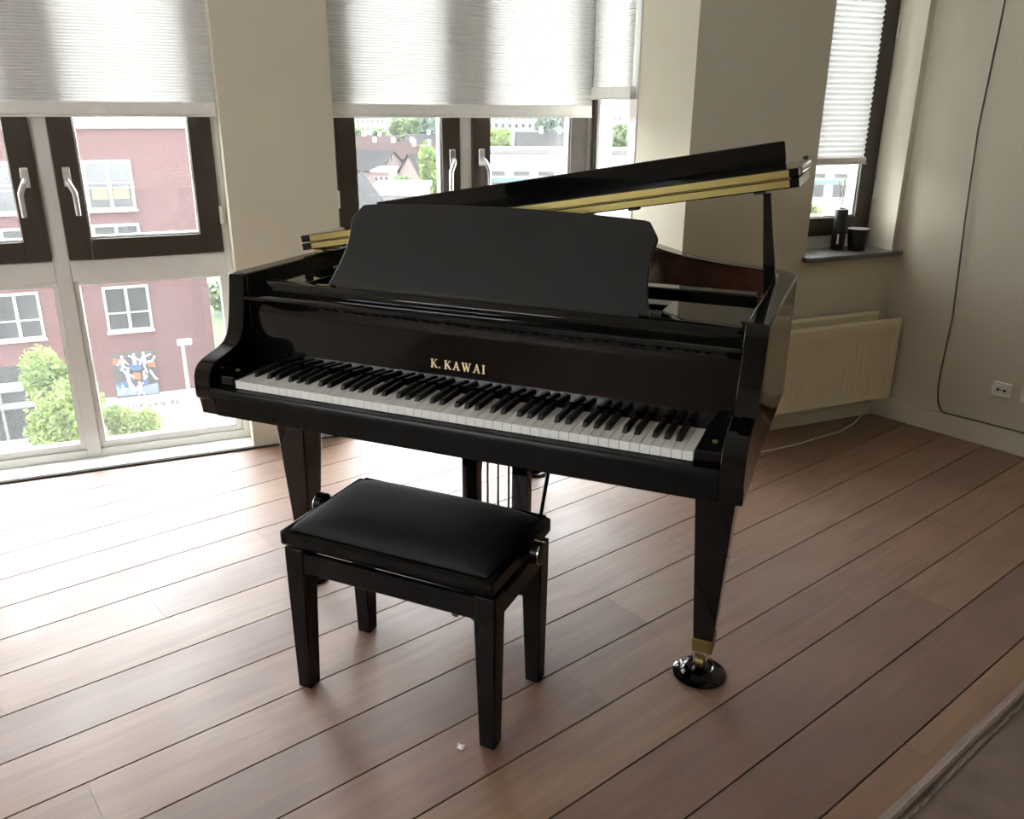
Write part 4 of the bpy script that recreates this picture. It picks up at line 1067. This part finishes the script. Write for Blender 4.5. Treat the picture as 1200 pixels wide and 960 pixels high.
# ---- white flat-roofed building with teal band
D1 = 100.0
def fz(py, d=D1, px=620): return far(px, py, d)[1]
x0_, x1_ = far(540, 200, D1)[0], far(1075, 200, D1)[0]
wbl = thing('white_building', WV((x0_ + x1_) / 2, D1, GZ), 'long white flat-roofed building with a teal band', 'building')
B(WV).box(x0_, x1_, D1, D1 + 5, GZ, fz(180)).build('wall', 'white_render', wbl)
B(WV).box(x0_ - .2, x1_ + .2, D1 - .25, D1 + 5, fz(180), fz(175)).build('roof_edge', 'grey_band', wbl)
B(WV).box(x0_, x1_, D1 + 3, D1 + 5, fz(175), fz(174.0)).build('upper_edge', 'grey_band', wbl)
B(WV).box(x0_, x1_, D1 - .30, D1, fz(212.5), fz(208.5)).build('teal_band', 'teal', wbl)
pw_ = 2.82; n_p = int((x1_ - x0_) / pw_)
for i in range(n_p):
    xa = x0_ + i * pw_
    B(WV).box(xa + .05, xa + pw_ - .05, D1 - .06, D1, fz(199), fz(181)).build('panel', 'white_render', wbl)
    for (za, zb) in ((206.5, 200.5), (229, 214)):
        if far(545, 200, D1)[0] < xa < far(1010, 200, D1)[0]:
            f_ = ring(B(WV), xa + .35, xa + pw_ - .55, D1 - .05, D1 + .0, fz(za), fz(zb), .10, .10, .06, .06).build('window', 'concrete', wbl)
            B(WV).box(xa + .45, xa + pw_ - .65, D1 - .04, D1 - .01, fz(za) + .06, fz(zb) - .06).build('pane', 'far_pane', f_)

# ---- houses with tiled roofs
def house(px, py_ridge, py_eave, d, heading, length, width, roof_m, wall_m, label, name='terrace_house', chim=0, win=False):
    """gable peak seen at (px, py_ridge); the ridge runs from it along heading (degrees from the view's right)"""
    xr, zr = far(px, py_ridge, d); _, ze = far(px, py_eave, d); a = math.radians(heading); dx, dd = math.cos(a), math.sin(a)
    def T(p, q, z): return WV(xr + dx * p - dd * q, d + dd * p + dx * q, z)
    r_ = thing(name, T(length / 2, 0, GZ), label, 'house', 'roofs seen from the window')
    hw = width / 2
    b = B(T); b.add([(0, -hw, GZ), (0, hw, GZ), (0, hw, ze), (0, 0, zr - .1), (0, -hw, ze), (length, -hw, GZ), (length, hw, GZ), (length, hw, ze), (length, 0, zr - .1), (length, -hw, ze)],
            [(0, 1, 2, 3, 4), (9, 8, 7, 6, 5), (0, 4, 9, 5), (1, 6, 7, 2), (0, 5, 6, 1)]); b.build('wall', wall_m, r_)
    sl = (zr - ze) / hw
    for sd in (-1, 1):
        b = B(T); o_ = hw + .4; zl = ze - .4 * sl
        b.add([(-.25, 0, zr), (length + .25, 0, zr), (length + .25, sd * o_, zl), (-.25, sd * o_, zl), (-.25, 0, zr + .18), (length + .25, 0, zr + .18), (length + .25, sd * o_, zl + .18), (-.25, sd * o_, zl + .18)],
              [(0, 1, 2, 3), (4, 7, 6, 5), (0, 4, 5, 1), (3, 2, 6, 7), (0, 3, 7, 4), (1, 5, 6, 2)]); b.build('roof', roof_m, r_)
    for c_ in range(chim):
        p = length * (.2 + .6 * (c_ + .5) / max(chim, 1)); ch_ = B(T).box(p, p + .7, -.35, .35, zr - .6, zr + .9).build('chimney', 'white_render', r_)
        B(T).box(p - .06, p + .76, -.41, .41, zr + .9, zr + 1.02).build('cap', 'concrete', ch_)
    if win:
        wn_ = B(T).box(-.06, -.0, .25, .75, ze + (zr - ze) * .35, ze + (zr - ze) * .80).build('window', 'far_frame', r_); B(T).box(-.08, -.06, .32, .68, ze + (zr - ze) * .38, ze + (zr - ze) * .77).build('pane', 'far_pane', wn_)
    return r_
house(460.5, 178, 198, 128, 150, 9, 6.2, 'tile_grey', 'gable_brick', 'house with grey tiled roof and pale gable with a slit window', chim=0, win=True)
house(479, 182, 203, 124, 32, 9, 6.6, 'tile_grey', 'gable_brick', 'house with grey tiled roof and plain pale gable beside the green tree', chim=1)
house(404, 167, 182, 162, 3, 17, 9, 'tile_red', 'gable_brick', 'terrace with long red brown roof behind the grey roofed houses', chim=3)
house(402, 160, 170, 182, 2, 11, 9, 'tile_red', 'gable_brick', 'terrace with red brown roof below the cream building', chim=2)
house(476, 158, 172, 178, 2, 14, 10, 'tile_grey', 'gable_brick', 'terrace with long grey roof below the dark bluish tree', chim=3)
house(463, 171, 184, 146, 4, 8, 6, 'tile_red', 'gable_brick', 'terrace with red brown roof between the two pale gables', chim=2)
house(606, 156, 176, 150, 2, 10.5, 9, 'tile_grey', 'gable_brick', 'house with dark roof behind the white flat building', chim=2)
house(424, 205, 281, 46, -90, 12, 4.8, 'tile_grey', 'cream_render', 'near house with steep grey roof running towards the window', chim=0)
# low flat-roofed extension
D2 = 58.0
xa, xb = far(428, 225, D2)[0], far(490, 225, D2)[0]
ex = thing('flat_extension', WV((xa + xb) / 2, D2, GZ), 'low cream extension with white flat roof edge', 'building')
B(WV).box(xa, xb, D2, D2 + 8, GZ, fz(229, D2, 460)).build('wall', 'cream_render', ex)
B(WV).box(xa - .2, xb + .2, D2 - .2, D2 + 8, fz(229, D2, 460), fz(223, D2, 460)).build('roof_edge', 'white_render', ex)
xa, xb = far(436, 210, 84)[0], far(456, 210, 84)[0]
ex2 = thing('brick_annex', WV((xa + xb) / 2, 84, GZ), 'small pink brick annex with white roof edge below the gables', 'building')
B(WV).box(xa, xb, 84, 90, GZ, fz(202, 84, 446)).build('wall', 'gable_brick', ex2)
B(WV).box(xa - .15, xb + .15, 83.85, 90, fz(202, 84, 446), fz(200, 84, 446)).build('roof_edge', 'white_render', ex2)
for k_ in range(3):
    x_ = xa + (xb - xa) * (.12 + .3 * k_); w_ = B(WV).box(x_, x_ + .42, 83.92, 84, fz(212, 84, 446), fz(207, 84, 446)).build('window', 'far_frame', ex2); B(WV).box(x_ + .06, x_ + .36, 83.9, 83.93, fz(211.5, 84, 446), fz(207.5, 84, 446)).build('pane', 'far_pane', w_)

# ---- far blocks
def block(px0, px1, py0, py1, d, m, rows, cols, label, name='apartment_block', zb=None):
    xa, zt = far(px0, py0, d); xb, _ = far(px1, py0, d); zl = far(px0, py1, d)[1]
    r_ = thing(name, WV((xa + xb) / 2, d, GZ), label, 'building', 'far blocks')
    B(WV).box(xa, xb, d, d + 18, GZ, zt).build('wall', m, r_); B(WV).box(xa - .4, xb + .4, d - .4, d + 18, zt, zt + .5).build('roof_edge', 'white_render', r_)
    cw, rh = (xb - xa) / cols, (zt - zl) / rows
    for i in range(cols):
        for j in range(rows):
            w_ = B(WV).box(xa + cw * (i + .22), xa + cw * (i + .78), d - .12, d, zl + rh * (j + .2), zl + rh * (j + .78)).build('window', 'far_frame', r_)
            B(WV).box(xa + cw * (i + .28), xa + cw * (i + .72), d - .16, d - .12, zl + rh * (j + .26), zl + rh * (j + .74)).build('pane', 'far_pane', r_ if False else w_)
block(404, 457, 138, 163, 235, 'cream_render', 3, 9, 'cream apartment block with rows of small windows')
block(562, 633, 132, 162, 240, 'concrete', 3, 9, 'grey apartment block with rows of windows')
block(704, 730, 134, 152, 250, 'white_render', 2, 4, 'white block seen through the side window of the bay')
hl = B(WV); vs = []; n_ = 40
for i in range(n_ + 1):
    x = -260 + 620 * i / n_; h_ = 6 + 5 * math.sin(i * .55) + 4 * math.sin(i * 1.3 + 1); vs += [(x, 420, GZ), (x, 440, h_ + 1), (x, 520, h_ + 6)]
hl.add(vs, [(i * 3 + j, i * 3 + 3 + j, i * 3 + 4 + j, i * 3 + 1 + j) for i in range(n_) for j in range(2)])
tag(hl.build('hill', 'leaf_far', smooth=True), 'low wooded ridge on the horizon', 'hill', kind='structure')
